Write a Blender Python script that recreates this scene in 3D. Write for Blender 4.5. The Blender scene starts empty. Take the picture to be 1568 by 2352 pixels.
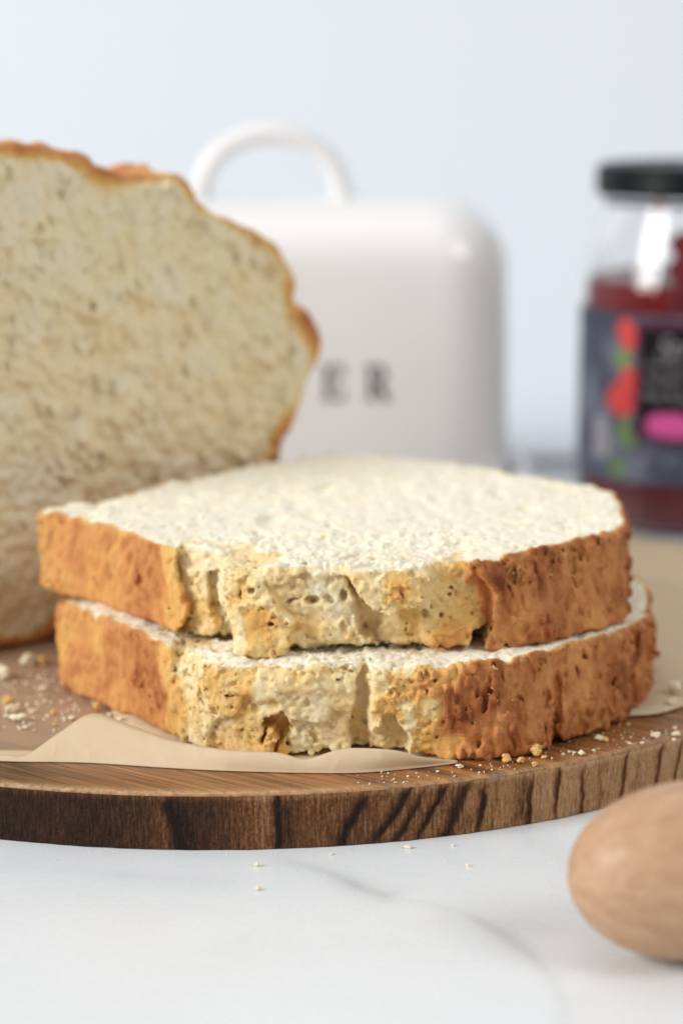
import bpy, bmesh, math, random
import numpy as np
from mathutils import Vector, Matrix

# ------------------------------------------------------------------ camera, world, lights, exposure
SC = bpy.context.scene
COL = SC.collection
CM = 0.01
PITCH = math.atan(1076 / 5200)

cam_d = bpy.data.cameras.new("camera")
cam = bpy.data.objects.new("camera", cam_d)
COL.objects.link(cam)
cam.location = (0, 0, 0.177)
cam.rotation_euler = (math.pi / 2 - PITCH, 0, 0)
cam_d.sensor_fit = 'VERTICAL'
cam_d.sensor_height = 36.0
cam_d.sensor_width = 24.0
cam_d.lens = 5200 / 2352 * 36
cam_d.clip_start = 0.01
cam_d.clip_end = 50
cam_d.dof.use_dof = True
cam_d.dof.focus_distance = 0.513
cam_d.dof.aperture_fstop = 7.3
SC.camera = cam

world = bpy.data.worlds.new("World")
SC.world = world
world.use_nodes = True
bg = world.node_tree.nodes["Background"]
bg.inputs[0].default_value = (1.0, 0.985, 0.96, 1)
bg.inputs[1].default_value = 0.33


def area(name, loc, target, sx, sy, power, col):
    d = bpy.data.lights.new(name, 'AREA')
    d.shape = 'RECTANGLE'
    d.size, d.size_y = sx, sy
    d.energy = power
    d.color = col
    o = bpy.data.objects.new(name, d)
    COL.objects.link(o)
    o.location = loc
    o.rotation_euler = (Vector(target) - Vector(loc)).to_track_quat('-Z', 'Y').to_euler()
    return o


area("window_light", (-2.50, -0.50, 1.35), (0.0, 0.85, 0.10), 1.3, 1.3, 84.0, (1.0, 0.98, 0.955))
area("ceiling_softbox", (-0.10, 0.62, 1.30), (0.0, 0.62, 0.0), 1.3, 0.8, 3.0, (1.0, 0.99, 0.98))
area("side_fill_light", (0.95, -0.15, 1.05), (0.0, 0.62, 0.05), 0.55, 0.55, 6.8, (1.0, 0.985, 0.96))  # added fill lamp for the loaf face and right crust, not a known window

SC.view_settings.view_transform = 'Standard'
SC.view_settings.look = 'None'
SC.view_settings.exposure = -0.03
SC.view_settings.gamma = 1.0
SC.render.engine = 'CYCLES'
SC.cycles.use_denoising = True
SC.cycles.max_bounces = 10
SC.cycles.diffuse_bounces = 4
SC.cycles.glossy_bounces = 4
SC.cycles.transmission_bounces = 10
SC.cycles.transparent_max_bounces = 8
SC.cycles.caustics_refractive = True

RNG = np.random.default_rng(7)
random.seed(7)


# ------------------------------------------------------------------ helpers
def tag(o, label=None, cat=None, group=None, kind=None):
    if label: o['label'] = label
    if cat: o['category'] = cat
    if group: o['group'] = group
    if kind: o['kind'] = kind
    return o


def empty(name, loc=(0, 0, 0), rz=0.0):
    o = bpy.data.objects.new(name, None)
    COL.objects.link(o)
    o.location = loc
    o.rotation_euler = (0, 0, rz)
    o.empty_display_size = 0.01
    return o


def link(name, me, mats, parent=None):
    o = bpy.data.objects.new(name, me)
    COL.objects.link(o)
    for m in (mats if isinstance(mats, (list, tuple)) else [mats]):
        me.materials.append(m)
    if parent is not None:
        o.parent = parent
        o.matrix_parent_inverse = Matrix.Identity(4)
    return o


def np_mesh(name, V, Fq, smooth=True, attrs=None):
    """mesh from vertex array and an (n,4) or (n,3) face array"""
    me = bpy.data.meshes.new(name)
    V = np.ascontiguousarray(V, np.float32)
    Fq = np.ascontiguousarray(Fq, np.int32)
    k = Fq.shape[1]
    me.vertices.add(len(V))
    me.vertices.foreach_set('co', V.ravel())
    me.loops.add(Fq.size)
    me.loops.foreach_set('vertex_index', Fq.ravel())
    me.polygons.add(len(Fq))
    me.polygons.foreach_set('loop_start', np.arange(0, Fq.size, k, dtype=np.int32))
    me.polygons.foreach_set('loop_total', np.full(len(Fq), k, np.int32))
    me.polygons.foreach_set('use_smooth', np.full(len(Fq), smooth, bool))
    me.update(calc_edges=True)
    for n, a in (attrs or {}).items():
        at = me.attributes.new(n, 'FLOAT', 'POINT')
        at.data.foreach_set('value', np.ascontiguousarray(a, np.float32))
    return me


def sub_mesh(V, F, mask, attrs):
    f = F[mask]
    u, inv = np.unique(f.ravel(), return_inverse=True)
    return V[u], inv.reshape(f.shape), {k: a[u] for k, a in attrs.items()}


def grid_faces(nu, nv, close_u=False):
    i = np.arange(nu if close_u else nu - 1)
    j = np.arange(nv - 1)
    I, J = np.meshgrid(i, j, indexing='ij')
    I2 = (I + 1) % nu
    return np.stack([I * nv + J, I2 * nv + J, I2 * nv + J + 1, I * nv + J + 1], -1).reshape(-1, 4)


def sstep(a, b, x):
    t = np.clip((x - a) / (b - a), 0, 1)
    return t * t * (3 - 2 * t)


def bmat(n, wl, off):
    """interpolation matrix of a cubic B-spline: n samples, lattice spacing wl samples"""
    x = np.arange(n) / wl + off
    i = np.floor(x).astype(int)
    t = x - i
    m = int(i.max()) + 4
    M = np.zeros((n, m), np.float32)
    w = [(1 - t) ** 3 / 6, (3 * t ** 3 - 6 * t ** 2 + 4) / 6, (-3 * t ** 3 + 3 * t ** 2 + 3 * t + 1) / 6, t ** 3 / 6]
    r = np.arange(n)
    for k in range(4):
        M[r, i + k] += w[k]
    return M


def noise3(shape, wl, seed):
    """smooth noise on a regular voxel grid (unit deviation); wl = wavelength in voxels, one or three"""
    r = np.random.default_rng(seed)
    wl = (wl,) * 3 if np.isscalar(wl) else wl
    Ms = [bmat(n, max(w, 1.0), r.random()) for n, w in zip(shape, wl)]
    T = r.standard_normal([M.shape[1] for M in Ms]).astype(np.float32)
    T = np.tensordot(Ms[0], T, (1, 0))
    T = np.einsum('ij,ajc->aic', Ms[1], T, optimize=True)
    T = np.tensordot(T, Ms[2].T, (2, 0)).astype(np.float32)
    return T / (T.std() + 1e-6)


def noise2(shape, wl, seed):
    r = np.random.default_rng(seed)
    wl = (wl,) * 2 if np.isscalar(wl) else wl
    A, B = [bmat(n, max(w, 1.0), r.random()) for n, w in zip(shape, wl)]
    T = A @ r.standard_normal((A.shape[1], B.shape[1])).astype(np.float32) @ B.T
    return T / (T.std() + 1e-6)


def catmull(P, n=8, closed=True):
    P = np.array(P, float)
    out = []
    N = len(P)
    for i in range(N if closed else N - 1):
        p = [P[(i + k) % N] if closed else P[min(max(i + k, 0), N - 1)] for k in (-1, 0, 1, 2)]
        for t in np.arange(n) / n:
            out.append(0.5 * (2 * p[1] + (p[2] - p[0]) * t + (2 * p[0] - 5 * p[1] + 4 * p[2] - p[3]) * t * t
                              + (3 * p[1] - p[0] - 3 * p[2] + p[3]) * t ** 3))
    if not closed:
        out.append(P[-1])
    return np.array(out)


def poly_sdf(P, X, Y):
    """signed distance to a closed polygon (negative inside)"""
    d = np.full(X.shape, 1e9, np.float32)
    inside = np.zeros(X.shape, bool)
    N = len(P)
    for i in range(N):
        a, b = P[i], P[(i + 1) % N]
        e = b - a
        wx, wy = X - a[0], Y - a[1]
        t = np.clip((wx * e[0] + wy * e[1]) / (e @ e + 1e-12), 0, 1)
        d = np.minimum(d, (wx - t * e[0]) ** 2 + (wy - t * e[1]) ** 2)
        c = (a[1] > Y) != (b[1] > Y)
        if abs(e[1]) > 1e-9:
            inside ^= c & (X < a[0] + (Y - a[1]) * e[0] / e[1])
    d = np.sqrt(d)
    return np.where(inside, -d, d).astype(np.float32)


def smax(a, b, k):
    h = np.maximum(k - np.abs(a - b), 0) / k
    return np.maximum(a, b) + h * h * k * 0.25


def surface_nets(f):
    """f < 0 inside; returns vertices in voxel units and quads"""
    nx, ny, nz = f.shape
    s = f < 0
    cnt = np.zeros((nx - 1, ny - 1, nz - 1), np.int8)
    for a in (0, 1):
        for b in (0, 1):
            for c in (0, 1):
                cnt += s[a:nx - 1 + a, b:ny - 1 + b, c:nz - 1 + c]
    act = (cnt > 0) & (cnt < 8)
    idx = np.argwhere(act)
    I, J, K = idx.T
    val = {(a, b, c): f[I + a, J + b, K + c] for a in (0, 1) for b in (0, 1) for c in (0, 1)}
    acc = np.zeros((len(idx), 3), np.float32)
    n = np.zeros(len(idx), np.float32)
    for ax in range(3):
        o = [k for k in range(3) if k != ax]
        for p in (0, 1):
            for q in (0, 1):
                A = [0, 0, 0]; A[o[0]] = p; A[o[1]] = q
                B = list(A); B[ax] = 1
                fa, fb = val[tuple(A)], val[tuple(B)]
                c = (fa < 0) != (fb < 0)
                t = np.where(c, fa / np.where(c, fa - fb, 1), 0)
                P = np.zeros((len(idx), 3), np.float32)
                P[:] = A
                P[:, ax] += t
                acc += P * c[:, None]
                n += c
    V = idx + acc / n[:, None]
    num = np.full(act.shape, -1, np.int32)
    num[act] = np.arange(len(idx))
    Q = []
    for ax in range(3):
        o = [(1, 2), (2, 0), (0, 1)][ax]
        sl0 = [slice(1, -1)] * 3; sl1 = [slice(1, -1)] * 3
        sl0[ax] = slice(0, -1); sl1[ax] = slice(1, None)
        s0, s1 = s[tuple(sl0)], s[tuple(sl1)]
        e = np.argwhere(s0 != s1)
        off = np.ones(3, int); off[ax] = 0
        flip = s0[tuple(e.T)]
        e = e + off
        def cell(da, db):
            q = e.copy()
            q[:, o[0]] -= da; q[:, o[1]] -= db
            return num[tuple(q.T)]
        q = np.stack([cell(1, 1), cell(0, 1), cell(0, 0), cell(1, 0)], -1)
        q[~flip] = q[~flip][:, ::-1]
        Q.append(q)
    Q = np.concatenate(Q)
    return V.astype(np.float32), Q[(Q >= 0).all(1)]


def stamp(f, org, h, pts, rad, squash=None, k=0.0):
    """carve ellipsoidal pores out of the field"""
    for i, (p, r) in enumerate(zip(pts, rad)):
        sq = (1, 1, 1) if squash is None else squash[i]
        R = [r * q for q in sq]
        lo = [max(int((p[a] - R[a] * 1.4 - org[a]) / h), 0) for a in range(3)]
        hi = [min(int((p[a] + R[a] * 1.4 - org[a]) / h) + 2, f.shape[a]) for a in range(3)]
        if any(hi[a] <= lo[a] for a in range(3)):
            continue
        g = [((np.arange(lo[a], hi[a]) * h + org[a] - p[a]) / R[a]).astype(np.float32) for a in range(3)]
        d = np.sqrt(g[0][:, None, None] ** 2 + g[1][None, :, None] ** 2 + g[2][None, None, :] ** 2)
        v = f[lo[0]:hi[0], lo[1]:hi[1], lo[2]:hi[2]]
        np.maximum(v, (1 - d) * r, out=v)


def billow(shape, wl, seed):
    return np.abs(noise3(shape, wl, seed)) - 0.8


# ------------------------------------------------------------------ material helpers
class NT:
    def __init__(self, name):
        self.m = bpy.data.materials.new(name)
        self.m.use_nodes = True
        self.t = self.m.node_tree
        self.b = self.t.nodes['Principled BSDF']

    def n(self, typ, **kw):
        nd = self.t.nodes.new(typ)
        for k, v in kw.items():
            if k.startswith('i_'):
                key = k[2:]
                key = int(key) if key.isdigit() else key.replace('_', ' ')
                if isinstance(v, bpy.types.NodeSocket):
                    self.t.links.new(v, nd.inputs[key])
                else:
                    nd.inputs[key].default_value = v
            else:
                setattr(nd, k, v)
        return nd

    def set(self, **kw):
        for k, v in kw.items():
            key = k.replace('_', ' ')
            if isinstance(v, bpy.types.NodeSocket):
                self.t.links.new(v, self.b.inputs[key])
            else:
                self.b.inputs[key].default_value = v

    def ramp(self, fac, stops, interp='LINEAR'):
        r = self.n('ShaderNodeValToRGB')
        r.color_ramp.interpolation = interp
        e = r.color_ramp.elements
        while len(e) < len(stops):
            e.new(0.5)
        for q, (p, c) in zip(e, stops):
            q.position = p
            q.color = (*c, 1) if len(c) == 3 else c
        self.t.links.new(fac, r.inputs[0])
        return r.outputs[0]

    def math(self, op, a, b=0.0, c=None, clamp=False):
        nd = self.n('ShaderNodeMath', operation=op, use_clamp=clamp)
        for i, v in enumerate((a, b) if c is None else (a, b, c)):
            if isinstance(v, bpy.types.NodeSocket):
                self.t.links.new(v, nd.inputs[i])
            else:
                nd.inputs[i].default_value = v
        return nd.outputs[0]

    def mix(self, fac, a, b, blend='MIX'):
        nd = self.n('ShaderNodeMix', data_type='RGBA', blend_type=blend)
        for i, v in ((0, fac), (6, a), (7, b)):
            if isinstance(v, bpy.types.NodeSocket):
                self.t.links.new(v, nd.inputs[i])
            else:
                nd.inputs[i].default_value = v if i == 0 else (*v, 1)
        return nd.outputs[2]

    def coord(self, scale=(1, 1, 1), rot=(0, 0, 0)):
        tc = self.n('ShaderNodeTexCoord')
        r = self.n('ShaderNodeMapping', i_Rotation=rot)
        mp = self.n('ShaderNodeMapping', i_Scale=scale)
        self.t.links.new(tc.outputs['Object'], r.inputs[0])
        self.t.links.new(r.outputs[0], mp.inputs[0])
        return mp.outputs[0]

    def noise(self, vec, scale, detail=3.0, rough=0.55, dist=0.0):
        return self.n('ShaderNodeTexNoise', i_Vector=vec, i_Scale=scale, i_Detail=detail, i_Roughness=rough,
                      i_Distortion=dist).outputs[0]

    def bump(self, h, strength=0.3, dist=0.001):
        return self.n('ShaderNodeBump', i_Height=h, i_Strength=strength, i_Distance=dist).outputs[0]

    def attr(self, name):
        return self.n('ShaderNodeAttribute', attribute_name=name).outputs['Fac']


def simple(name, col, rough=0.5, **kw):
    M = NT(name)
    M.set(Base_Color=(*col, 1), Roughness=rough, **kw)
    return M.m


def bread_mat(name, rough, sss):
    M = NT(name)
    v = M.coord()
    b = M.attr('bake')
    n1 = M.noise(v, 260, 4, 0.65)
    n2 = M.noise(v, 900, 3, 0.6)
    n3 = M.noise(v, 2300, 2, 0.6)
    w = M.math('ADD', M.math('MULTIPLY', M.math('SUBTRACT', n1, 0.5), 0.24), M.math('MULTIPLY', M.math('SUBTRACT', n2, 0.5), 0.26))
    w = M.math('MULTIPLY', w, M.math('MULTIPLY_ADD', b, 1.0, 0.16))
    f = M.math('ADD', b, w, clamp=True)
    col = M.ramp(f, [(0.0, (0.85, 0.80, 0.66)), (0.10, (0.84, 0.70, 0.43)), (0.20, (0.80, 0.575, 0.25)), (0.32, (0.74, 0.43, 0.13)),
                     (0.50, (0.63, 0.282, 0.098)), (0.70, (0.43, 0.152, 0.046)), (0.86, (0.25, 0.066, 0.018)), (1.0, (0.10, 0.025, 0.010))])
    M.set(Base_Color=col, Specular_IOR_Level=0.25,
          Roughness=M.math('MULTIPLY_ADD', f, -0.38, 0.92),
          Normal=M.bump(M.math('ADD', M.math('ADD', n1, M.math('MULTIPLY', n2, 0.7)), M.math('MULTIPLY', n3, 0.5)), rough, 0.0006))
    if sss:
        M.set(Subsurface_Weight=M.math('MULTIPLY_ADD', b, -2.2, 0.85, clamp=True), Subsurface_Scale=0.0022)
        M.b.inputs['Subsurface Radius'].default_value = (1.0, 0.75, 0.42)
    return M.m


def marble_mat():
    M = NT('white_marble')
    v = M.coord()
    vein = M.attr('vein')
    c = M.noise(v, 9, 5, 0.6, 0.6)
    cl = M.math('MULTIPLY', M.math('SUBTRACT', c, 0.52, clamp=True), 0.9, clamp=True)
    f = M.math('ADD', M.math('MULTIPLY', cl, 0.5), M.math('MULTIPLY', vein, 1.5), clamp=True)
    fine = M.noise(v, 300, 3, 0.6)
    col = M.mix(f, (0.79, 0.835, 0.87), (0.10, 0.103, 0.11))
    M.set(Base_Color=col, Roughness=M.math('MULTIPLY_ADD', fine, 0.12, 0.22), Specular_IOR_Level=0.5,
          Normal=M.bump(M.noise(v, 40, 3), 0.04, 0.002))
    return M.m


def wood_top_mat():
    M = NT('oiled_wood_face')
    a = math.radians(-36)
    vs = M.coord((26, 1000, 300), (0, 0, -a))
    vm = M.coord((7, 190, 60), (0, 0, -a))
    n1 = M.noise(vs, 1.0, 5, 0.65, 0.4)
    n2 = M.noise(vm, 1.0, 4, 0.6, 1.2)
    n3 = M.noise(M.coord(), 14, 3, 0.5)
    wear = M.attr('wear')
    f = M.math('ADD', M.math('MULTIPLY', n1, 0.75), M.math('MULTIPLY', n2, 0.45))
    f = M.math('ADD', f, M.math('MULTIPLY', M.math('SUBTRACT', n3, 0.5), 0.35))
    col = M.ramp(f, [(0.40, (0.03, 0.012, 0.005)), (0.51, (0.10, 0.043, 0.016)), (0.60, (0.25, 0.095, 0.026)),
                     (0.71, (0.42, 0.175, 0.050)), (0.86, (0.56, 0.28, 0.092))])
    painted_sheen = M.attr('painted_sheen')
    col = M.mix(M.math('MULTIPLY', painted_sheen, 0.70), col, (0.50, 0.37, 0.26))  # sheen on the board's left painted in as a paler, greyer colour
    wn = M.math('MULTIPLY', wear, M.math('MULTIPLY_ADD', M.noise(M.coord(), 900, 3, 0.7), 2.2, -0.45, clamp=True), clamp=True)
    col = M.mix(wn, col, (0.60, 0.38, 0.19))
    M.set(Base_Color=col, Coat_Weight=0.25, Coat_Roughness=0.3, Roughness=M.math('MULTIPLY_ADD', n1, 0.25, 0.24), Specular_IOR_Level=0.5,
          Normal=M.bump(n1, 0.35, 0.0012))
    return M.m


def wood_rim_mat():
    M = NT('charred_wood_rim')
    tc = M.n('ShaderNodeTexCoord')
    av = M.attr('arc')            # distance along the rim, metres
    comb = M.n('ShaderNodeCombineXYZ')
    M.t.links.new(av, comb.inputs[0])
    sep = M.n('ShaderNodeSeparateXYZ')
    M.t.links.new(tc.outputs['Object'], sep.inputs[0])
    M.t.links.new(sep.outputs[2], comb.inputs[2])
    def nz(sx, sz, d=4, r=0.65, dist=0.0):
        mp = M.n('ShaderNodeMapping', i_Scale=(sx, 1, sz))
        M.t.links.new(comb.outputs[0], mp.inputs[0])
        return M.noise(mp.outputs[0], 1.0, d, r, dist)
    streak = nz(1500, 190, 4, 0.7)
    speck = nz(1300, 900, 3, 0.7)
    broad = nz(70, 20, 3, 0.5)
    band = M.attr('band')
    tone = M.attr('tone')
    f = M.math('ADD', tone, M.math('MULTIPLY', M.math('SUBTRACT', streak, 0.5), 0.85))
    f = M.math('ADD', f, M.math('MULTIPLY', M.math('SUBTRACT', speck, 0.5), 0.5))
    f = M.math('ADD', f, M.math('MULTIPLY', M.math('SUBTRACT', broad, 0.5), 0.25))
    f = M.math('SUBTRACT', f, band, clamp=True)
    col = M.ramp(f, [(0.0, (0.014, 0.007, 0.004)), (0.22, (0.045, 0.019, 0.010)), (0.45, (0.135, 0.054, 0.020)),
                     (0.68, (0.35, 0.18, 0.080)), (1.0, (0.64, 0.42, 0.23))])
    M.set(Base_Color=col, Roughness=0.7, Specular_IOR_Level=0.18,
          Normal=M.bump(M.math('ADD', speck, streak), 0.7, 0.0012))
    return M.m


def paper_mat():
    M = NT('brown_parchment')
    v = M.coord()
    n = M.noise(v, 420, 4, 0.7)
    n2 = M.noise(v, 60, 3, 0.5)
    col = M.mix(n, (0.78, 0.62, 0.41), (0.87, 0.73, 0.53))
    col = M.mix(M.math('MULTIPLY', n2, 0.3), col, (0.70, 0.53, 0.33))
    tr = M.n('ShaderNodeBsdfTranslucent')
    M.t.links.new(col, tr.inputs[0])
    mx = M.n('ShaderNodeMixShader')
    mx.inputs[0].default_value = 0.25
    cr = M.math('POWER', M.math('SUBTRACT', 1.0, M.math('ABSOLUTE', M.math('MULTIPLY', M.math('SUBTRACT', M.noise(v, 38, 2, 0.5, 0.6), 0.5), 4.0)), clamp=True), 6.0)
    M.set(Base_Color=col, Roughness=0.6, Specular_IOR_Level=0.3, Normal=M.bump(M.math('ADD', n2, M.math('MULTIPLY', cr, 0.5)), 0.25, 0.001))
    out = M.t.nodes['Material Output']
    M.t.links.new(M.b.outputs[0], mx.inputs[1])
    M.t.links.new(tr.outputs[0], mx.inputs[2])
    M.t.links.new(mx.outputs[0], out.inputs[0])
    return M.m


def handle_mat():
    M = NT('pale_beech_wood')
    v = M.coord((45, 420, 420))
    n = M.noise(v, 1.0, 4, 0.6, 0.3)
    n2 = M.noise(M.coord((90, 500, 500)), 1.0, 3, 0.6)
    f = M.math('ADD', M.math('MULTIPLY', n, 0.7), M.math('MULTIPLY', n2, 0.3))
    col = M.ramp(f, [(0.3, (0.40, 0.225, 0.125)), (0.5, (0.50, 0.30, 0.175)), (0.7, (0.57, 0.365, 0.225))])
    M.set(Base_Color=col, Roughness=0.5, Normal=M.bump(n2, 0.2, 0.0006))
    return M.m


MAT = {}
MAT['crumb'] = bread_mat('soft_crumb', 0.38, True)
MAT['crust'] = bread_mat('baked_crust', 0.55, False)
MAT['crumbs'] = bread_mat('loose_crumb', 0.0, False)
MAT['marble'] = marble_mat()
MAT['wood_top'] = wood_top_mat()
MAT['wood_rim'] = wood_rim_mat()
MAT['paper'] = paper_mat()
MAT['beech'] = handle_mat()
MAT['ceramic'] = simple('glazed_ceramic', (0.85, 0.85, 0.852), 0.22, Specular_IOR_Level=0.5, Coat_Weight=0.3, Coat_Roughness=0.08)
MAT['letter'] = simple('black_glaze', (0.09, 0.085, 0.085), 0.35)
MAT['lid'] = simple('black_lacquered_tin', (0.006, 0.009, 0.010), 0.38, Specular_IOR_Level=0.12)
MAT['glass'] = simple('clear_glass', (1, 1, 1), 0.02, Transmission_Weight=1.0, IOR=1.42)
MAT['berry'] = simple('red_print', (0.70, 0.055, 0.050), 0.45)
MAT['leaf'] = simple('green_print', (0.17, 0.29, 0.085), 0.45)
MAT['panel'] = simple('black_print', (0.007, 0.006, 0.008), 0.5, Specular_IOR_Level=0.15)
MAT['plum'] = simple('plum_print', (0.085, 0.018, 0.055), 0.4)
MAT['pink'] = simple('pink_print', (0.72, 0.10, 0.36), 0.45)
MAT['silver'] = simple('pale_print', (0.33, 0.33, 0.36), 0.5, Specular_IOR_Level=0.2)


def wall_mat():
    M = NT('matte_white_paint')
    n = M.noise(M.coord(), 3, 3, 0.5)
    M.set(Base_Color=M.mix(n, (0.70, 0.75, 0.81), (0.715, 0.765, 0.825)), Roughness=0.85)
    return M.m


def jam_mat():
    M = NT('dark_red_jam')
    n = M.noise(M.coord(), 120, 3, 0.6)
    M.set(Base_Color=M.mix(n, (0.15, 0.002, 0.010), (0.26, 0.005, 0.018)), Roughness=0.25, Specular_IOR_Level=0.15)
    return M.m


def label_mat():
    M = NT('slate_blue_label_paper')
    n = M.noise(M.coord(), 55, 4, 0.6, 0.4)
    col = M.ramp(n, [(0.32, (0.028, 0.036, 0.060)), (0.5, (0.070, 0.086, 0.130)), (0.70, (0.20, 0.23, 0.30))])
    M.set(Base_Color=col, Roughness=0.5)
    return M.m


MAT['wall'] = wall_mat()
MAT['jam'] = jam_mat()
MAT['label'] = label_mat()


# ------------------------------------------------------------------ setting: marble worktop and wall
def build_setting():
    def axis(lo, d0, d1, hi, fine, coarse):
        return np.unique(np.concatenate([np.arange(lo, d0, coarse), np.arange(d0, d1, fine), np.arange(d1, hi + 1e-6, coarse)]).round(4))
    xs = axis(-120, -13, 13, 120, 0.12, 4.0)
    ys = axis(4, 36, 50, 149.9, 0.12, 4.0)
    X, Y = np.meshgrid(xs, ys, indexing='ij')
    vein = np.zeros_like(X)
    wob = noise2(X.shape, 14, 3) * 0.13 + noise2(X.shape, 4, 4) * 0.05
    wob2 = noise2(X.shape, 30, 5)
    def add(pts, w, s):
        P = catmull(pts, 10, closed=False)
        d = np.full(X.shape, 1e9); tt = np.zeros_like(X)
        ss = np.zeros(len(P))
        a = np.array(s, float)
        ss = np.interp(np.linspace(0, 1, len(P)), np.linspace(0, 1, len(a)), a)
        for i in range(len(P) - 1):
            e = P[i + 1] - P[i]
            t = np.clip(((X - P[i, 0]) * e[0] + (Y - P[i, 1]) * e[1]) / (e @ e + 1e-12), 0, 1)
            dd = np.hypot(X - P[i, 0] - t * e[0], Y - P[i, 1] - t * e[1])
            m = dd < d
            d = np.where(m, dd, d); tt = np.where(m, ss[i], tt)
        d = np.abs(d + wob)
        np.maximum(vein, tt * np.exp(-(d / w) ** 1.3) * (0.75 + 0.25 * wob2).clip(0.2, 1.2), out=vein)
    add([(-1.4, 47.6), (-.23, 46.72), (.43, 45.81), (.93, 45.36)], 0.33, [0.05, .28, .34, .52])
    add([(.5, 45.6), (.93, 45.34), (1.15, 45.2)], 0.16, [.3, .75, .1])
    add([(.93, 45.36), (1.97, 44.81), (2.67, 44.21), (3.47, 42.82), (3.89, 41.61), (4.16, 39.97), (4.0, 38)], 0.22, [.3, .10, .24, .20, .26, .20, .1])
    add([(-8, 47.5), (-6.3, 46.9), (-4.8, 46.6), (-2.5, 46.2)], 0.4, [.02, .10, .08, .03])
    add([(2.6, 44.2), (4.1, 43.6), (6.5, 43.2)], 0.5, [.10, .06, .02])
    for k in range(5):
        x0 = -60 + 27 * k
        add([(x0, 96), (x0 + 9, 80), (x0 + 6, 62), (x0 + 17, 30), (x0 + 14, 6)], 0.5, [.2, .35, .15, .0 if abs(x0 + 10) < 30 else .3, .2])
    V = np.stack([X.ravel() * CM, Y.ravel() * CM, np.zeros(X.size)], -1)
    me = np_mesh('marble_table', V, grid_faces(len(xs), len(ys)), True, {'vein': vein.ravel()})
    o = tag(link('marble_table', me, MAT['marble']), kind='structure')
    s = o.modifiers.new('thick', 'SOLIDIFY'); s.thickness = 0.03; s.offset = -1
    # paper backdrop that sweeps from the worktop up the wall
    a = np.linspace(0, math.pi / 2, 24)
    prof = [(0.932, 0.0006), (0.95, 0.0008)] + [(0.95 + 0.55 * math.sin(t), 0.0008 + 0.55 * (1 - math.cos(t))) for t in a] + [(1.5, 0.8), (1.5, 1.3)]
    P = np.array(prof)
    xs = np.linspace(-1.6, 1.6, 9)
    V = np.stack([np.repeat(xs, len(P)), np.tile(P[:, 0], 9), np.tile(P[:, 1], 9)], -1)
    me = np_mesh('wall', V, grid_faces(9, len(P)), True)
    o = tag(link('wall', me, MAT['wall']), kind='structure')
    s = o.modifiers.new('thick', 'SOLIDIFY'); s.thickness = 0.0004; s.offset = 0


build_setting()


# ------------------------------------------------------------------ round wooden board
BC = np.array([-3.0, 64.5]); BR = 16.4; BT = 1.35       # centre, radius, thickness in cm


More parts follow.
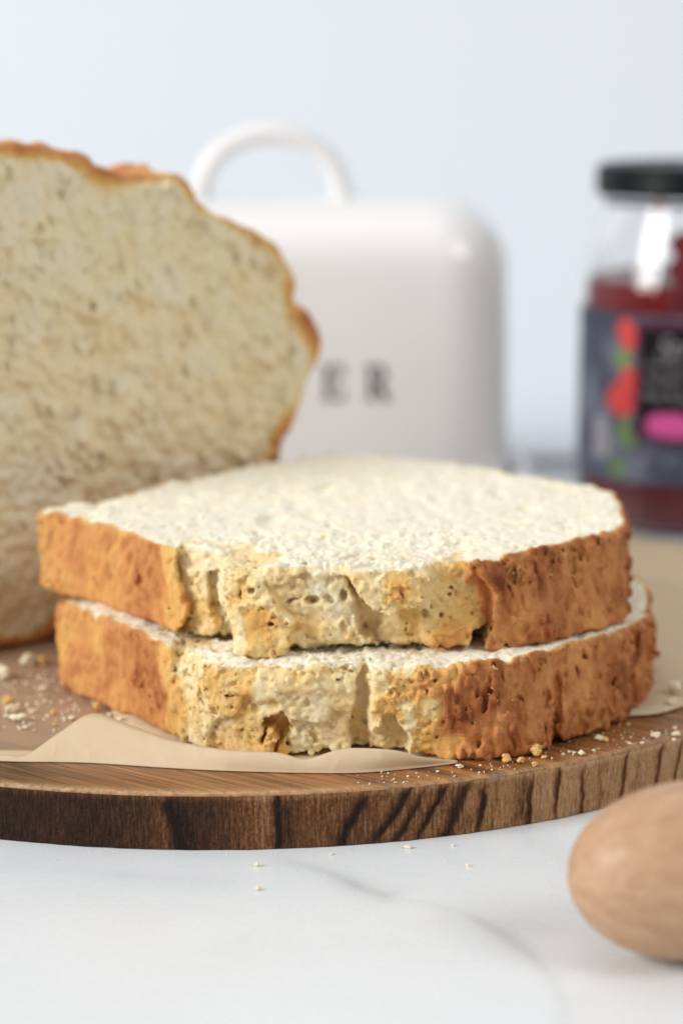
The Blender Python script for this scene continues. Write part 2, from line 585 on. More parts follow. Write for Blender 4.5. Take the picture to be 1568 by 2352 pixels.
def build_board():
    root = empty('serving_board', (BC[0] * CM, BC[1] * CM, 0))
    tag(root, 'round dark brown wooden board with charred banded rim under the bread', 'serving board')
    th = np.concatenate([np.radians(np.arange(-24, 60, 0.10)), np.radians(np.arange(60, 336, 1.5))])
    deg = np.degrees(th)
    deg = np.where(deg > 180, deg - 360, deg)
    nv = 44
    zz = np.linspace(0, 1, nv)
    T, Z = np.meshgrid(deg, zz, indexing='ij')
    # dark growth bands: (angle at the top, angle at the bottom, half width in degrees, strength)
    bands = [(-3.1, -1.7, .55, .5), (-2.4, -0.9, 0.9, .16), (5.5, 5.45, .38, .5), (6.2, 6.3, .7, .15), (12.7, 10.5, .55, .46), (16.1, 13.4, .50, .5),
             (17.5, 15.1, .38, .42), (19.2, 16.9, .45, .5), (21.0, 19.3, .65, .42), (22.5, 21.95, .40, .55), (23.6, 23.2, .3, .12),
             (26.2, 25.8, .9, .25), (26.9, 26.5, .38, .5), (29.4, 29.0, .34, .5), (31.9, 31.5, .30, .46), (34.0, 33.4, .5, .15), (36.7, 35.8, .34, .46),
             (38.2, 37.6, .4, .12), (40.6, 39.9, .34, .48), (43.1, 42.4, .34, .46), (45.5, 44.9, .36, .45), (48.4, 47.4, .4, .45), (52, 51.0, .4, .45)]
    w1 = noise2(T.shape, (18, 14), 11) * 0.09 + noise2(T.shape, (4, 4), 12) * 0.06
    band = np.zeros_like(T)
    for k, (a, b, w, s) in enumerate(bands):
        c = a * Z + b * (1 - Z)
        fade = 1 - 0.75 * sstep(0.78, 1.0, Z + 0.12 * math.sin(k * 2.3))
        fade = fade * (1 - 0.5 * sstep(0.25, 0.0, Z) * (k % 2))
        d = (T + w1 - c) / (0.74 * w)
        np.maximum(band, 0.98 * s * fade * np.where(d > 0, np.exp(-(d * 1.5) ** 2), np.exp(-(d * 0.8) ** 2)), out=band)
    tone = np.interp(T, [-24, -17, -9, -5, -3.3, -2.6, 0, 2.5, 5.2, 5.6, 9, 14, 20, 24, 30, 45, 60], [.12, .12, .16, .26, .42, .22, .24, .42, .56, .34, .44, .50, .56, .72, .78, .78, .7])
    tone = tone + 0.16 * sstep(0.86, 1.0, Z)
    r = BR * (1 - 0.0012 * (1 - Z)) + noise2(T.shape, (7, 7), 13) * 0.006
    x = r * np.sin(np.radians(T)); y = -r * np.cos(np.radians(T))
    z = 0.02 + Z * (BT - 0.10)
    V = np.stack([x, y, z], -1).reshape(-1, 3) * CM
    arc = np.radians(T) * BR * CM
    me = np_mesh('rim', V, grid_faces(len(th), nv, True), True,
                 {'band': band.ravel(), 'tone': tone.ravel(), 'arc': arc.ravel()})
    tag(link('rim', me, MAT['wood_rim'], root), 'charred dark rim, paler with slanting dark bands to the right')
    # face: rounded worn edge and flat top
    rr = [(BR, BT - 0.08, .35), (BR - 0.012, BT - 0.05, .7), (BR - 0.04, BT - 0.018, 1), (BR - 0.09, BT, .9), (BR - 0.18, BT, .55), (BR - 0.34, BT, .15), (BR - 0.8, BT, 0), (BR - 1.5, BT, 0), (BR - 2.2, BT, 0),
          (BR - 3, BT, 0), (BR - 8, BT, 0), (0.3, BT, 0)]
    R = np.array([q[0] for q in rr]); ZZ = np.array([q[1] for q in rr]); W = np.array([q[2] for q in rr])
    Tt, Rr = np.meshgrid(deg, R, indexing='ij')
    nz = noise2(Tt.shape, (6, 3), 15) * 0.012
    zt = np.broadcast_to(ZZ, Tt.shape).copy()
    zt[:, 1:4] += nz[:, 1:4] * 0.6
    wf = np.interp(Tt, [-24, 6, 14, 60], [1, 1, .55, .35])
    V = np.stack([Rr * np.sin(np.radians(Tt)), -Rr * np.cos(np.radians(Tt)), zt], -1).reshape(-1, 3) * CM
    me = np_mesh('top_face', V, grid_faces(len(th), len(R), True), True, {'wear': (np.broadcast_to(W, Tt.shape) * wf).ravel(), 'painted_sheen': (sstep(15.3, 13.6, Rr) * sstep(28, 8, Tt)).ravel()})  # mask for the sheen painted into the colour, inner left of the face
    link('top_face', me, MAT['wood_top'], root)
    a = np.linspace(0, 2 * math.pi, 97)[:-1]
    V = np.concatenate([[(0, 0, 0.02)], np.stack([(BR - .03) * np.sin(a), -(BR - .03) * np.cos(a), 0.02 + 0 * a], -1)]) * CM
    me = np_mesh('underside', V, np.array([(0, 1 + (i + 1) % 96, 1 + i) for i in range(96)]), False)
    link('underside', me, MAT['wood_top'], root)


build_board()


# ------------------------------------------------------------------ parchment
def build_paper():
    # rows run from the free front edge, down over the fold, then flat under the bread
    fold = [(-10.5, 50.9, 1.372), (-7.93, 50.35, 1.37), (-5.9, 50.22, 1.37), (-3.85, 49.81, 1.37), (-2.23, 49.58, 1.37), (.16, 49.46, 1.37), (1.66, 49.81, 1.37), (2.69, 50.2, 1.37)]
    free = [(-10.5, 51.2, 1.40), (-7.9, 50.62, 1.44), (-7.34, 50.55, 1.46), (-6.61, 51.2, 1.82), (-5.89, 51.7, 2.12), (-4.96, 51.2, 1.98), (-3.89, 50.5, 1.83), (-2.64, 49.9, 1.79),
            (-1.44, 49.7, 1.78), (-.84, 49.6, 1.65), (-.3, 49.66, 1.80), (.16, 49.7, 1.89), (1.16, 49.7, 1.85), (1.86, 49.88, 1.62), (2.67, 50.28, 1.41)]
    n = 150
    xs = np.concatenate([np.linspace(-10.5, 2.69, n)])
    def curve(P):
        C = catmull(P, 12, closed=False)
        return np.interp(xs, C[:, 0], C[:, 1]), np.interp(xs, C[:, 0], C[:, 2])
    fy, fz = curve(fold); ey, ez = curve(free)
    rows = []
    for t in np.linspace(0, 1, 9):                                      # free edge down to the fold
        s = 1 - t
        bulge = 0.10 * np.sin(math.pi * s) * (ez - fz)
        rows.append(np.stack([xs, fy + (ey - fy) * s - bulge, fz + 0.02 + (ez - fz - 0.02) * s ** 0.9], -1))
    rows.append(np.stack([xs, fy - 0.012, fz + 0.008], -1))
    back = np.interp(xs, [-10.5, -6.2, -5.2, 2.7], [51.3, 51.2, 53.0, 53.0])
    for t in np.linspace(0, 1, 6):
        rows.append(np.stack([xs, fy + (np.maximum(back, fy + .5) - fy) * t + 0.02, fz * 0 + 1.362], -1))
    G = np.stack(rows, 1)
    wr = noise2(G.shape[:2], (16, 5), 21) * 0.02
    G[:, 1:8, 1] += wr[:, 1:8]
    V1 = G.reshape(-1, 3)
    F1 = grid_faces(n, G.shape[1])
    # flat sheet under the slices, with a slightly lifted right and far rim
    C = np.array([(-5.3, 52.9), (-2, 51.3), (2.3, 51.0), (4.9, 52.5), (6.9, 53.75), (8.56, 54.62), (13.0, 60.2), (12.2, 63.8), (10.29, 66.35), (9.02, 67.46), (3.5, 72.5), (-3.5, 66.5), (-5.6, 58.0)])
    P = catmull(C, 6)
    ctr = np.array([2.0, 60.0])
    ring = np.linspace(1, 0, 14)
    U = ctr + (P[None] - ctr) * ring[:, None, None]
    z = np.full(U.shape[:2], 1.366)
    ang = np.arctan2(P[:, 1] - ctr[1], P[:, 0] - ctr[0])
    lift = 0.30 * np.exp(-((ang - 0.75) / 0.55) ** 2) + 0.06 * np.exp(-((ang + 0.6) / 0.5) ** 2)
    z += lift[None] * np.clip((ring - 0.8) / 0.2, 0, 1)[:, None] ** 2
    W = np.concatenate([U, z[..., None]], -1)
    V2 = W.reshape(-1, 3)
    m = len(P)
    i, j = np.meshgrid(np.arange(13), np.arange(m), indexing='ij')
    j2 = (j + 1) % m
    F2 = np.stack([i * m + j, i * m + j2, (i + 1) * m + j2, (i + 1) * m + j], -1).reshape(-1, 4)
    V = np.concatenate([V1, V2]) * CM
    F = np.concatenate([F1, F2 + len(V1)])
    base = np.array([0.0, 0.55, BT * CM])
    root = link('parchment_paper', np_mesh('parchment_paper', V - base, F, True), MAT['paper'])
    root.location = base
    s = root.modifiers.new('thick', 'SOLIDIFY'); s.thickness = 0.00008; s.offset = 0
    a, b = np.array([6.3, 70.2]), np.array([13.2, 64.6])
    u, v = np.meshgrid(np.linspace(0, 1, 30), np.linspace(0, 1, 10), indexing='ij')
    xy = a + (b - a) * u[..., None] + np.array([3.0, 3.9]) * v[..., None]
    zf = 1.375 + 0.02 * np.sin(u * 9) * v + 0.22 * v ** 2
    fl = link('folded_flap', np_mesh('folded_flap', np.concatenate([xy, zf[..., None]], -1).reshape(-1, 3) * CM - base, grid_faces(30, 10), True), MAT['paper'], root)
    s = fl.modifiers.new('thick', 'SOLIDIFY'); s.thickness = 0.00008; s.offset = 0
    tag(root, 'sheet of brown parchment paper with its front edge curled up under the slices', 'parchment')


build_paper()


# ------------------------------------------------------------------ bread
def finish_bread(root, V, F, bake, base, split=0.24, crumb_mat='crumb'):
    Vl = V - base
    fb = bake[F].mean(1)
    m = fb > split
    v, f, at = sub_mesh(Vl, F, m, {'bake': bake})
    link('crust', np_mesh('crust', v, f, True, at), MAT['crust'], root)
    # the crumb is one closed body that carries on just under the crust
    N = np.zeros_like(Vl)
    fn = np.cross(Vl[F[:, 2]] - Vl[F[:, 0]], Vl[F[:, 3]] - Vl[F[:, 1]])
    for k in range(4):
        for c in range(3):
            N[:, c] += np.bincount(F[:, k], fn[:, c], len(Vl))
    N /= np.linalg.norm(N, axis=1)[:, None] + 1e-12
    under = np.ones(len(Vl), bool)
    under[F[~m].ravel()] = False
    Vc = Vl - N * (0.00035 * under)[:, None]
    link('crumb', np_mesh('crumb', Vc, F, True, {'bake': np.minimum(bake, 0.30)}), MAT[crumb_mat], root)


def build_slice(outline, z0, z1, h, seed, rec_items, bake_items, crust_l, crust_r, pores, label, lean, back_crust=0.45):
    P = catmull(outline, 7)
    pad = 0.5
    lo = np.array([P[:, 0].min() - pad, P[:, 1].min() - pad - lean, z0 - 0.25])
    pad += lean
    hi = np.array([P[:, 0].max() + pad, P[:, 1].max() + pad, z1 + 0.35])
    n = np.ceil((hi - lo) / h).astype(int)
    ax = [lo[k] + np.arange(n[k]) * h for k in range(3)]
    X, Y = np.meshgrid(ax[0], ax[1], indexing='ij')
    d2 = poly_sdf(P, X, Y)
    zc, hh = (z0 + z1) / 2, (z1 - z0) / 2
    XZ, ZZ = np.meshgrid(ax[0], ax[2], indexing='ij')
    # ragged maps over the front (x, z)
    wx = noise2(XZ.shape, 0.42 / h, seed + 1) * 0.075 + noise2(XZ.shape, 0.16 / h, seed + 2) * 0.035
    wz = noise2(XZ.shape, 0.42 / h, seed + 3) * 0.075 + noise2(XZ.shape, 0.16 / h, seed + 4) * 0.035
    wx += noise2(XZ.shape, 0.07 / h, seed + 6) * 0.018
    wz += noise2(XZ.shape, 0.07 / h, seed + 7) * 0.018
    def inside(poly, soft):
        return sstep(soft, -soft, poly_sdf(np.array(poly), XZ + wx, ZZ + wz))
    rec = np.zeros_like(XZ)
    for (poly, dep, soft) in rec_items:
        w = inside(poly, soft)
        rec = rec * (1 - w) + dep * 1.3 * w
    bk = np.interp(XZ + wx * 0.8, [crust_l[0] - .10, crust_l[0] + .10, crust_r[0] - .10, crust_r[0] + .10], [crust_l[1], 0.115, 0.125, crust_r[1]])
    for (poly, val, soft) in bake_items:
        w = inside(poly, soft)
        bk = bk * (1 - w) + val * w
    brk = np.interp(XZ + wx * 0.5, [crust_l[0] - .05, crust_l[0] + .15, crust_r[0] - .15, crust_r[0] + .05], [0, 1, 1, 0])
    brk = np.maximum(brk, sstep(0.30, 0.18, bk) * (np.abs(XZ - 0) < 6))
    yfront = np.where(d2 < 0, Y, np.inf).min()
    front = sstep(yfront + 4.2, yfront + 3.0, Y)                          # only the side towards the camera is broken
    # side profile: crust leans and wrinkles
    f3 = np.empty(tuple(n), np.float32)
    zz = ax[2][None, None, :]
    d = (d2[:, :, None] + (rec[:, None, :] * front[:, :, None])).astype(np.float32)
    lean_r = sstep(crust_r[0] - 0.8, crust_r[0] + 2.0, X) * front
    d -= (lean * lean_r)[:, :, None] * ((z1 - zz) / (z1 - z0)).clip(0, 1).astype(np.float32)
    dz = (np.abs(zz - zc) - hh).astype(np.float32)
    und = noise2(X.shape, 2.2 / h, seed + 5) * 0.03 + noise2(X.shape, 0.22 / h, seed + 8) * 0.028 * sstep(0.4, 0.1, -d2)
    dz = dz + np.where(zz > zc, und[:, :, None], und[:, :, None] * 0.5)
    depth0 = -d2[:, :, None] + (lean * lean_r)[:, :, None] * ((z1 - zz) / (z1 - z0)).clip(0, 1)
    brk3 = brk[:, None, :] * front[:, :, None]
    f = smax(d, dz, 0.14 + 0.40 * brk3 * (zz > zc))
    rim = sstep(0.24, 0.08, depth0)                                      # 1 on the outer crust
    crustm = (rim * (1 - brk3) * sstep(0.02, -0.16, dz)).astype(np.float32)
    side_r = sstep(crust_r[0] - 0.5, crust_r[0] + 0.6, X)[:, :, None]
    sh = f.shape
    cr = noise3(sh, (0.15 / h, 0.15 / h, 0.25 / h), seed + 10)
    cr2 = noise3(sh, (0.085 / h, 0.085 / h, 0.16 / h), seed + 11)
    crv = noise3(sh, (0.5 / h, 0.5 / h, 0.9 / h), seed + 9)
    amp = 0.026 + 0.048 * side_r
    f += crustm * (-amp * (np.abs(cr) - 0.8) - (0.022 + 0.012 * side_r) * cr2 - 0.05 * crv)
    hill = (np.abs(cr) - 0.8).astype(np.float16)
    del cr, cr2, crv
    cm = 1 - crustm
    b1 = billow(sh, 0.34 / h, seed + 12)
    f -= cm * b1 * (0.024 + 0.012 * brk3)
    b1 = billow(sh, 0.17 / h, seed + 13)
    f -= cm * b1 * (0.008 + 0.022 * brk3)
    b1 = billow(sh, 0.088 / h, seed + 14)
    f -= cm * b1 * (0.011 + 0.020 * brk3)
    b1 = noise3(sh, 1.6, seed + 17)
    f -= b1 * (0.0040 + 0.0035 * cm)
    b1 = noise3(sh, (0.30 / h, 0.30 / h, 0.5 / h), seed + 16)
    f += np.maximum(b1 - 0.55, 0) * cm * (1 - brk3) * 0.055
    b1 = noise3(sh, 0.85 / h, seed + 15)
    f += b1 * brk3 * 0.05
    del b1
    # pores
    r = np.random.default_rng(seed + 20)
    pts, rad, sq = [], [], []
    k = 140
    q = np.stack([r.uniform(lo[0], hi[0], k), r.uniform(lo[1], hi[1], k), np.full(k, z1) + r.uniform(-.03, .05, k)], -1)
    pts += list(q); rad += list(0.03 + 0.07 * r.random(k) ** 2)
    sq += [(r.uniform(.8, 1.5), r.uniform(.8, 1.5), 0.9) for _ in range(k)]
    k = 8
    xb = r.uniform(crust_l[0], crust_r[0], k)
    zb = r.uniform(z0, z1, k)
    fy = np.array([np.interp(x, *front_edge(P)) for x in xb])
    ri = rec[np.clip(((xb - lo[0]) / h).astype(int), 0, n[0] - 1), np.clip(((zb - lo[2]) / h).astype(int), 0, n[2] - 1)]
    pts += list(np.stack([xb, fy + ri + r.uniform(-.03, .06, k), zb], -1)); rad += list(0.03 + 0.06 * r.random(k) ** 2)
    sq += [(r.uniform(.8, 1.6), 1.0, r.uniform(.6, 1.2)) for _ in range(k)]
    k = 1500
    j = r.integers(0, len(P), k)
    pp = P[j] + (P[(j + 1) % len(P)] - P[j]) * r.random((k, 1))
    right = sstep(crust_r[0] - .6, crust_r[0] + .6, pp[:, 0])
    okp = ((pp[:, 0] < crust_l[0]) | (pp[:, 0] > crust_r[0])) & (r.random(k) < 0.45 + 0.55 * right)
    rr = 0.028 + (0.022 + 0.042 * right) * r.random(k) ** 1.5
    out = pp - P.mean(0)
    pp = pp + out / np.linalg.norm(out, axis=1)[:, None] * rr[:, None] * 0.45
    pts += list(np.c_[pp, r.uniform(z0, z1, k)][okp]); rad += list(rr[okp])
    sq += [(1.0, 1.0, q) for q in (1 + r.random(k) * (0.8 + 2.0 * right))[okp]]
    for (x, z, rx, rz, dep) in pores:
        y = np.interp(x, *front_edge(P)) + rec[int((x - lo[0]) / h), int((z - lo[2]) / h)]
        pts.append((x, y, z)); rad.append(rx); sq.append((1, dep / rx, rz / rx))
    stamp(f, lo, h, pts, rad, sq)
    b1 = noise3(sh, 0.12 / h, seed + 18) + 0.6 * noise3(sh, 0.06 / h, seed + 19)
    f += np.maximum(b1 - 1.35 + 0.10 * brk3, 0) * cm * (0.06 + 0.04 * brk3)
    del b1
    f[0] = f[-1] = 1; f[:, 0] = f[:, -1] = 1; f[:, :, 0] = f[:, :, -1] = 1
    V, F = surface_nets(f)
    ij = np.clip(np.rint(V).astype(int), 0, n - 1)
    # how brown: by the skin of the loaf and the ragged map of the front
    dep = depth0[ij[:, 0], ij[:, 1], ij[:, 2]]
    fr = front[ij[:, 0], ij[:, 1]]
    bm = bk[ij[:, 0], ij[:, 2]]
    xw = V[:, 0] * h + lo[0]
    yw = V[:, 1] * h + lo[1]
    side = np.where(xw < crust_l[0] - 2 + 0 * yw, crust_l[1], np.where(xw > crust_r[0], crust_r[1], back_crust))
    base_b = bm * fr + (1 - fr) * np.where(xw > crust_r[0] - 0.5, crust_r[1], back_crust)
    nn = noise3(sh, 0.5 / h, seed + 30)[ij[:, 0], ij[:, 1], ij[:, 2]]
    n4 = noise3(sh, (0.22 / h, 0.22 / h, 0.5 / h), seed + 31)[ij[:, 0], ij[:, 1], ij[:, 2]]
    n5 = noise3(sh, 0.09 / h, seed + 32)[ij[:, 0], ij[:, 1], ij[:, 2]]
    ztop = (V[:, 2] * h + lo[2]) > z1 - 0.10
    q = dep - rec[ij[:, 0], ij[:, 2]] * fr
    bz = brk[ij[:, 0], ij[:, 2]] * fr
    skin = np.where(ztop, sstep(0.20 + 0.04 * nn, 0.04, q), sstep(0.32 + 0.28 * bz, 0.14 + 0.16 * bz, q))
    bake = (base_b + (0.016 * nn + 0.012 * n4 + 0.010 * n5) * bz) * (1 + 0.05 * nn + 0.07 * n4 + 0.16 * hill[ij[:, 0], ij[:, 1], ij[:, 2]] * 0.65 * (base_b > .4)) * skin + (0.012 * np.maximum(nn, -.5) + 0.008 * n5 + 0.115) * bz * (1 - skin) * ~ztop + 0.012 + 0.006 * n4
    bake = np.clip(bake, 0, 1)
    Vw = (V * h + lo) * CM
    root = empty('bread_slice', (float(P[:, 0].mean() * CM), float(P[:, 1].mean() * CM), z0 * CM))
    tag(root, label, 'bread slice', 'thick bread slices stacked on the board')
    finish_bread(root, Vw, F, bake, np.array(root.location))
    # loose grains clinging to the cut and torn crumb
    zw = V[:, 2] * h + lo[2]
    bq = brk[ij[:, 0], ij[:, 2]] * fr * (dep < 1.3)
    top = (zw > z1 - 0.12) * sstep(yfront + 4.5, yfront + 1, yw) * (dep > .1)
    p = (bake < .40) * (bq * 1.0 + top * 0.10) + (bake >= .40) * (zw > z1 - .14) * 0.25
    N = 5000
    pick = r.choice(len(V), N, p=p / p.sum())
    O = np.array([(1, 0, 0), (-1, 0, 0), (0, 1, 0), (0, -1, 0), (0, 0, 1), (0, 0, -1)], float)
    OF = np.array([(0, 2, 4), (2, 1, 4), (1, 3, 4), (3, 0, 4), (2, 0, 5), (1, 2, 5), (3, 1, 5), (0, 3, 5)])
    sz = 0.009 + 0.024 * r.random(N) ** 2.2
    Q = r.standard_normal((N, 3, 3))
    Q = np.linalg.qr(Q)[0]
    G = np.einsum('kj,nij->nki', O, Q) * sz[:, None, None] * r.uniform(.55, 1.35, (N, 6, 1)) * r.uniform(.6, 1.4, (N, 1, 3))
    G += (V[pick] * h + lo)[:, None, :] + r.standard_normal((N, 1, 3)) * 0.008
    me = np_mesh('crumb_grain', G.reshape(-1, 3) * CM - np.array(root.location), (OF[None] + 6 * np.arange(N)[:, None, None]).reshape(-1, 3), False,
                 {'bake': np.repeat(bake[pick] * 0.8 * (bake[pick] > 0.05), 6)})
    tag(link('crumb_grain', me, MAT['crumbs'], root), kind='stuff')
    return root


_fe = {}


def front_edge(P):
    k = id(P)
    if k not in _fe:
        xs = np.linspace(P[:, 0].min() + .05, P[:, 0].max() - .05, 200)
        ys = []
        for x in xs:
            best = 1e9
            for i in range(len(P)):
                a, b = P[i], P[(i + 1) % len(P)]
                if (a[0] - x) * (b[0] - x) <= 0 and abs(a[0] - b[0]) > 1e-9:
                    best = min(best, a[1] + (x - a[0]) / (b[0] - a[0]) * (b[1] - a[1]))
            ys.append(best)
        _fe[k] = (xs, np.array(ys), P)
    return _fe[k][:2]


UP = [(-7.86, 57.85), (-7.45, 58.55), (-6.24, 59.6), (-4.74, 61.4), (-2.33, 64.5), (-1.3, 65.7), (-.2, 66.2), (2.1, 65.1), (3.94, 63.7), (6.24, 61.8), (7.1, 60.95), (7.45, 60.0), (7.42, 58.1),
      (7.04, 55.4), (5.45, 53.65), (3.9, 52.3), (3.0, 51.6), (1.7, 51.3), (0.2, 51.25), (-1.3, 51.3), (-2.6, 51.6), (-3.81, 53.0), (-4.63, 54.1), (-6.48, 56.35), (-7.6, 57.5)]
up_rec = [  # outline (x, z) in cm, value, softness
    ([(-3.86, 6.46), (-2.77, 6.36), (-2.74, 3.43), (-3.86, 3.43)], 0.3, 0.05),
    ([(-3.08, 5.35), (-2.73, 5.55), (-2.67, 3.43), (-3.2, 3.43)], 0.58, 0.06),
    ([(-2.77, 6.36), (0.16, 6.36), (0.16, 5.29), (-1.47, 5.22), (-2.28, 4.74), (-2.74, 4.74)], 0.1, 0.1),
    ([(-1.88, 5.35), (0.16, 5.5), (0.67, 4.74), (0.67, 3.33), (-1.37, 3.33), (-1.26, 4.54)], 0.26, 0.08),
    ([(-0.65, 4.44), (0.67, 4.34), (0.67, 3.83), (-0.55, 3.83)], 0.13, 0.1),
    ([(-2.71, 4.82), (-1.88, 5.06), (-1.18, 4.54), (-1.31, 3.33), (-2.61, 3.33)], -0.02, 0.06),
    ([(-1.31, 3.73), (0.67, 3.78), (0.67, 3.27), (-1.31, 3.27)], 0.5, 0.05),
    ([(1.95, 6.36), (3.07, 6.36), (3.07, 5.65), (3.53, 4.84), (3.43, 4.34), (3.17, 3.27), (0.77, 3.27), (0.98, 4.44), (1.79, 4.89)], 0.26, 0.06),
    ([(0.67, 4.49), (1.74, 4.59), (1.95, 3.33), (0.67, 3.33)], 0.48, 0.06),
    ([(2.0, 4.13), (3.07, 4.34), (3.02, 3.33), (1.95, 3.33)], 0.13, 0.06),
    ([(0.06, 5.5), (0.67, 4.84), (1.06, 4.62), (0.9, 4.11), (0.69, 3.78), (0.55, 4.34), (0.16, 4.79)], 0.70, 0.08),
    ([(0.11, 6.46), (0.67, 6.46), (1.95, 6.46), (2.08, 5.35), (1.71, 4.86), (1.44, 4.74), (0.98, 4.6), (0.8, 4.74), (0.59, 5.12), (0.14, 5.4)], -0.16, 0.06),
    ([(3.07, 4.08), (3.34, 4.23), (3.28, 3.27), (2.98, 3.27)], 0.9, 0.03),
]
up_bake = [  # outline (x, z) in cm, value, softness
    ([(-4.53, 6.76), (-3.81, 6.76), (-3.76, 3.12), (-4.22, 3.12)], 0.30, 0.1),
    ([(-3.79, 6.76), (-2.74, 6.76), (-2.74, 3.12), (-3.71, 3.12)], 0.13, 0.05),
    ([(-2.28, 4.74), (-1.77, 4.84), (-1.18, 4.34), (-1.31, 3.12), (-2.28, 3.12)], 0.28, 0.1),
    ([(0.16, 6.46), (1.18, 6.46), (1.18, 4.64), (0.16, 5.35)], 0.17, 0.1),
    ([(0.98, 6.36), (2.05, 6.15), (2.05, 5.35), (1.49, 4.79), (1.03, 5.14)], 0.29, 0.1),
    ([(1.95, 6.36), (3.07, 6.36), (3.53, 4.84), (3.17, 3.12), (1.79, 3.12), (1.18, 4.54)], 0.21, 0.08),
    ([(2.1, 4.13), (3.12, 4.34), (3.07, 3.12), (2.05, 3.12)], 0.31, 0.08),
    ([(2.05, 6.46), (3.07, 6.46), (3.07, 5.4), (2.2, 5.5)], 0.34, 0.1),
    ([(2.97, 5.35), (3.73, 4.94), (3.63, 4.34), (3.22, 4.34)], 0.52, 0.1),
    ([(3.02, 6.46), (3.88, 6.46), (3.88, 5.04), (3.07, 5.04)], 0.80, 0.16),
    ([(3.32, 4.34), (4.14, 4.44), (4.14, 3.12), (3.32, 3.12)], 0.62, 0.12),
]
up_pores = [(-.68, 4.9, .20, .12, .30), (0.05, 5.03, .10, .16, .35), (-1.1, 4.92, .16, .03, .2), (-2.1, 5.15, .10, .08, .2), (1.95, 4.55, .09, .14, .3), (2.35, 4.5, .06, .09, .2), (-1.65, 4.4, .08, .06, .2)]
build_slice(UP, 3.66, 5.80, 0.0385, 100, up_rec, up_bake, (-3.95, .60), (3.05, .66), up_pores,
            'upper of two stacked bread slices, pale crumb on top, broken crust at front', 0.60)

LOW = [(-7.22, 56.45), (-6.9, 57.2), (-5.7, 58.6), (-4.2, 60.4), (-1.8, 63.6), (-.2, 65.0), (2.6, 64.4), (4.6, 62.9), (6.8, 61.0), (7.85, 59.9), (8.12, 58.8), (8.0, 56.9),
       (7.62, 55.0), (6.5, 53.4), (5.15, 52.0), (4.1, 51.05), (2.9, 50.5), (1.6, 50.3), (0.0, 50.3), (-1.5, 50.35), (-3.1, 50.8), (-3.85, 51.85), (-5.1, 53.62), (-6.4, 55.35)]
low_rec = [  # outline (x, z) in cm, value, softness
    ([(-3.86, 4.11), (-3.31, 4.11), (-3.26, 1.27), (-3.81, 1.27)], 0.0, 0.06),
    ([(-3.31, 2.89), (-1.45, 2.99), (-1.55, 0.96), (-3.21, 0.96)], 0.15, 0.1),
    ([(-3.31, 3.9), (-2.25, 3.9), (-2.4, 2.48), (-3.28, 1.98)], 0.02, 0.08),
    ([(-1.45, 3.9), (0.36, 3.9), (0.18, 2.48), (0.46, 0.96), (-1.35, 0.96)], 0.13, 0.08),
    ([(-1.25, 2.23), (0.16, 2.48), (0.28, 0.96), (-1.25, 0.96)], 0.24, 0.06),
    ([(-1.92, 2.38), (-1.43, 2.54), (-1.2, 1.88), (-1.55, 1.27), (-1.97, 1.67)], 0.55, 0.05),
    ([(-1.87, 1.96), (-1.53, 2.08), (-1.43, 0.96), (-1.85, 0.96)], 0.06, 0.04),
    ([(0.48, 3.9), (1.77, 3.9), (1.77, 2.89), (1.17, 2.48), (0.66, 1.98), (0.56, 2.79)], 0.1, 0.07),
    ([(0.71, 1.98), (1.37, 2.48), (1.72, 1.98), (1.62, 0.96), (0.87, 0.96)], 0.42, 0.05),
    ([(0.81, 2.69), (1.52, 3.01), (1.59, 2.48), (0.97, 2.26)], 0.02, 0.05),
    ([(1.72, 3.9), (2.78, 3.9), (2.78, 0.96), (1.65, 0.96), (1.89, 2.28)], 0.06, 0.06),
    ([(0.34, 4.11), (0.5, 4.11), (0.64, 2.89), (0.72, 2.08), (0.91, 0.96), (0.41, 0.96), (0.19, 2.08), (0.28, 2.89)], 0.62, 0.10),
    ([(5.09, 3.3), (5.29, 3.3), (5.09, 0.96), (4.74, 0.96)], 0.16, 0.08),
]
low_bake = [  # outline (x, z) in cm, value, softness
    ([(-4.37, 4.92), (-3.81, 4.92), (-3.76, 0.86), (-4.16, 0.86)], 0.30, 0.1),
    ([(-3.86, 4.92), (-3.34, 4.92), (-3.31, 0.86), (-3.81, 0.86)], 0.16, 0.05),
    ([(-3.31, 3.09), (-1.45, 3.09), (-1.45, 0.86), (-3.31, 0.86)], 0.19, 0.12),
    ([(-3.16, 3.5), (-2.05, 3.5), (-2.25, 2.48), (-3.06, 2.48)], 0.30, 0.12),
    ([(-1.95, 2.08), (-1.2, 2.08), (-1.2, 0.86), (-1.95, 0.86)], 0.28, 0.08),
    ([(0.81, 2.69), (1.52, 3.01), (1.59, 2.48), (0.97, 2.26)], 0.29, 0.07),
    ([(1.12, 3.5), (1.82, 3.5), (1.82, 2.89), (1.27, 2.89)], 0.29, 0.08),
    ([(1.72, 4.11), (2.78, 4.11), (2.78, 0.86), (1.62, 0.86), (1.82, 2.28)], 0.34, 0.08),
    ([(1.87, 3.09), (2.47, 2.99), (2.37, 2.38), (1.97, 2.48)], 0.19, 0.08),
    ([(2.53, 3.3), (3.68, 3.19), (3.58, 1.67), (2.47, 1.88)], 0.76, 0.2),
    ([(5.19, 3.5), (6.1, 3.5), (5.9, 1.88), (5.09, 1.67)], 0.56, 0.12),
]
low_pores = [(2.15, 3.27, .06, .05, .2), (-1.05, 2.3, .12, .02, .2), (-1.3, 1.95, .14, .12, .4), (-3.55, 2.35, .06, .10, .2), (2.2, 1.9, .06, .05, .2), (-2.6, 2.85, .14, .04, .2)]
build_slice(LOW, 1.385, 3.62, 0.041, 200, low_rec, low_bake, (-3.95, .58), (2.35, .64), low_pores,
            'lower of two stacked bread slices, resting on the parchment with broken crust at front', 0.38)


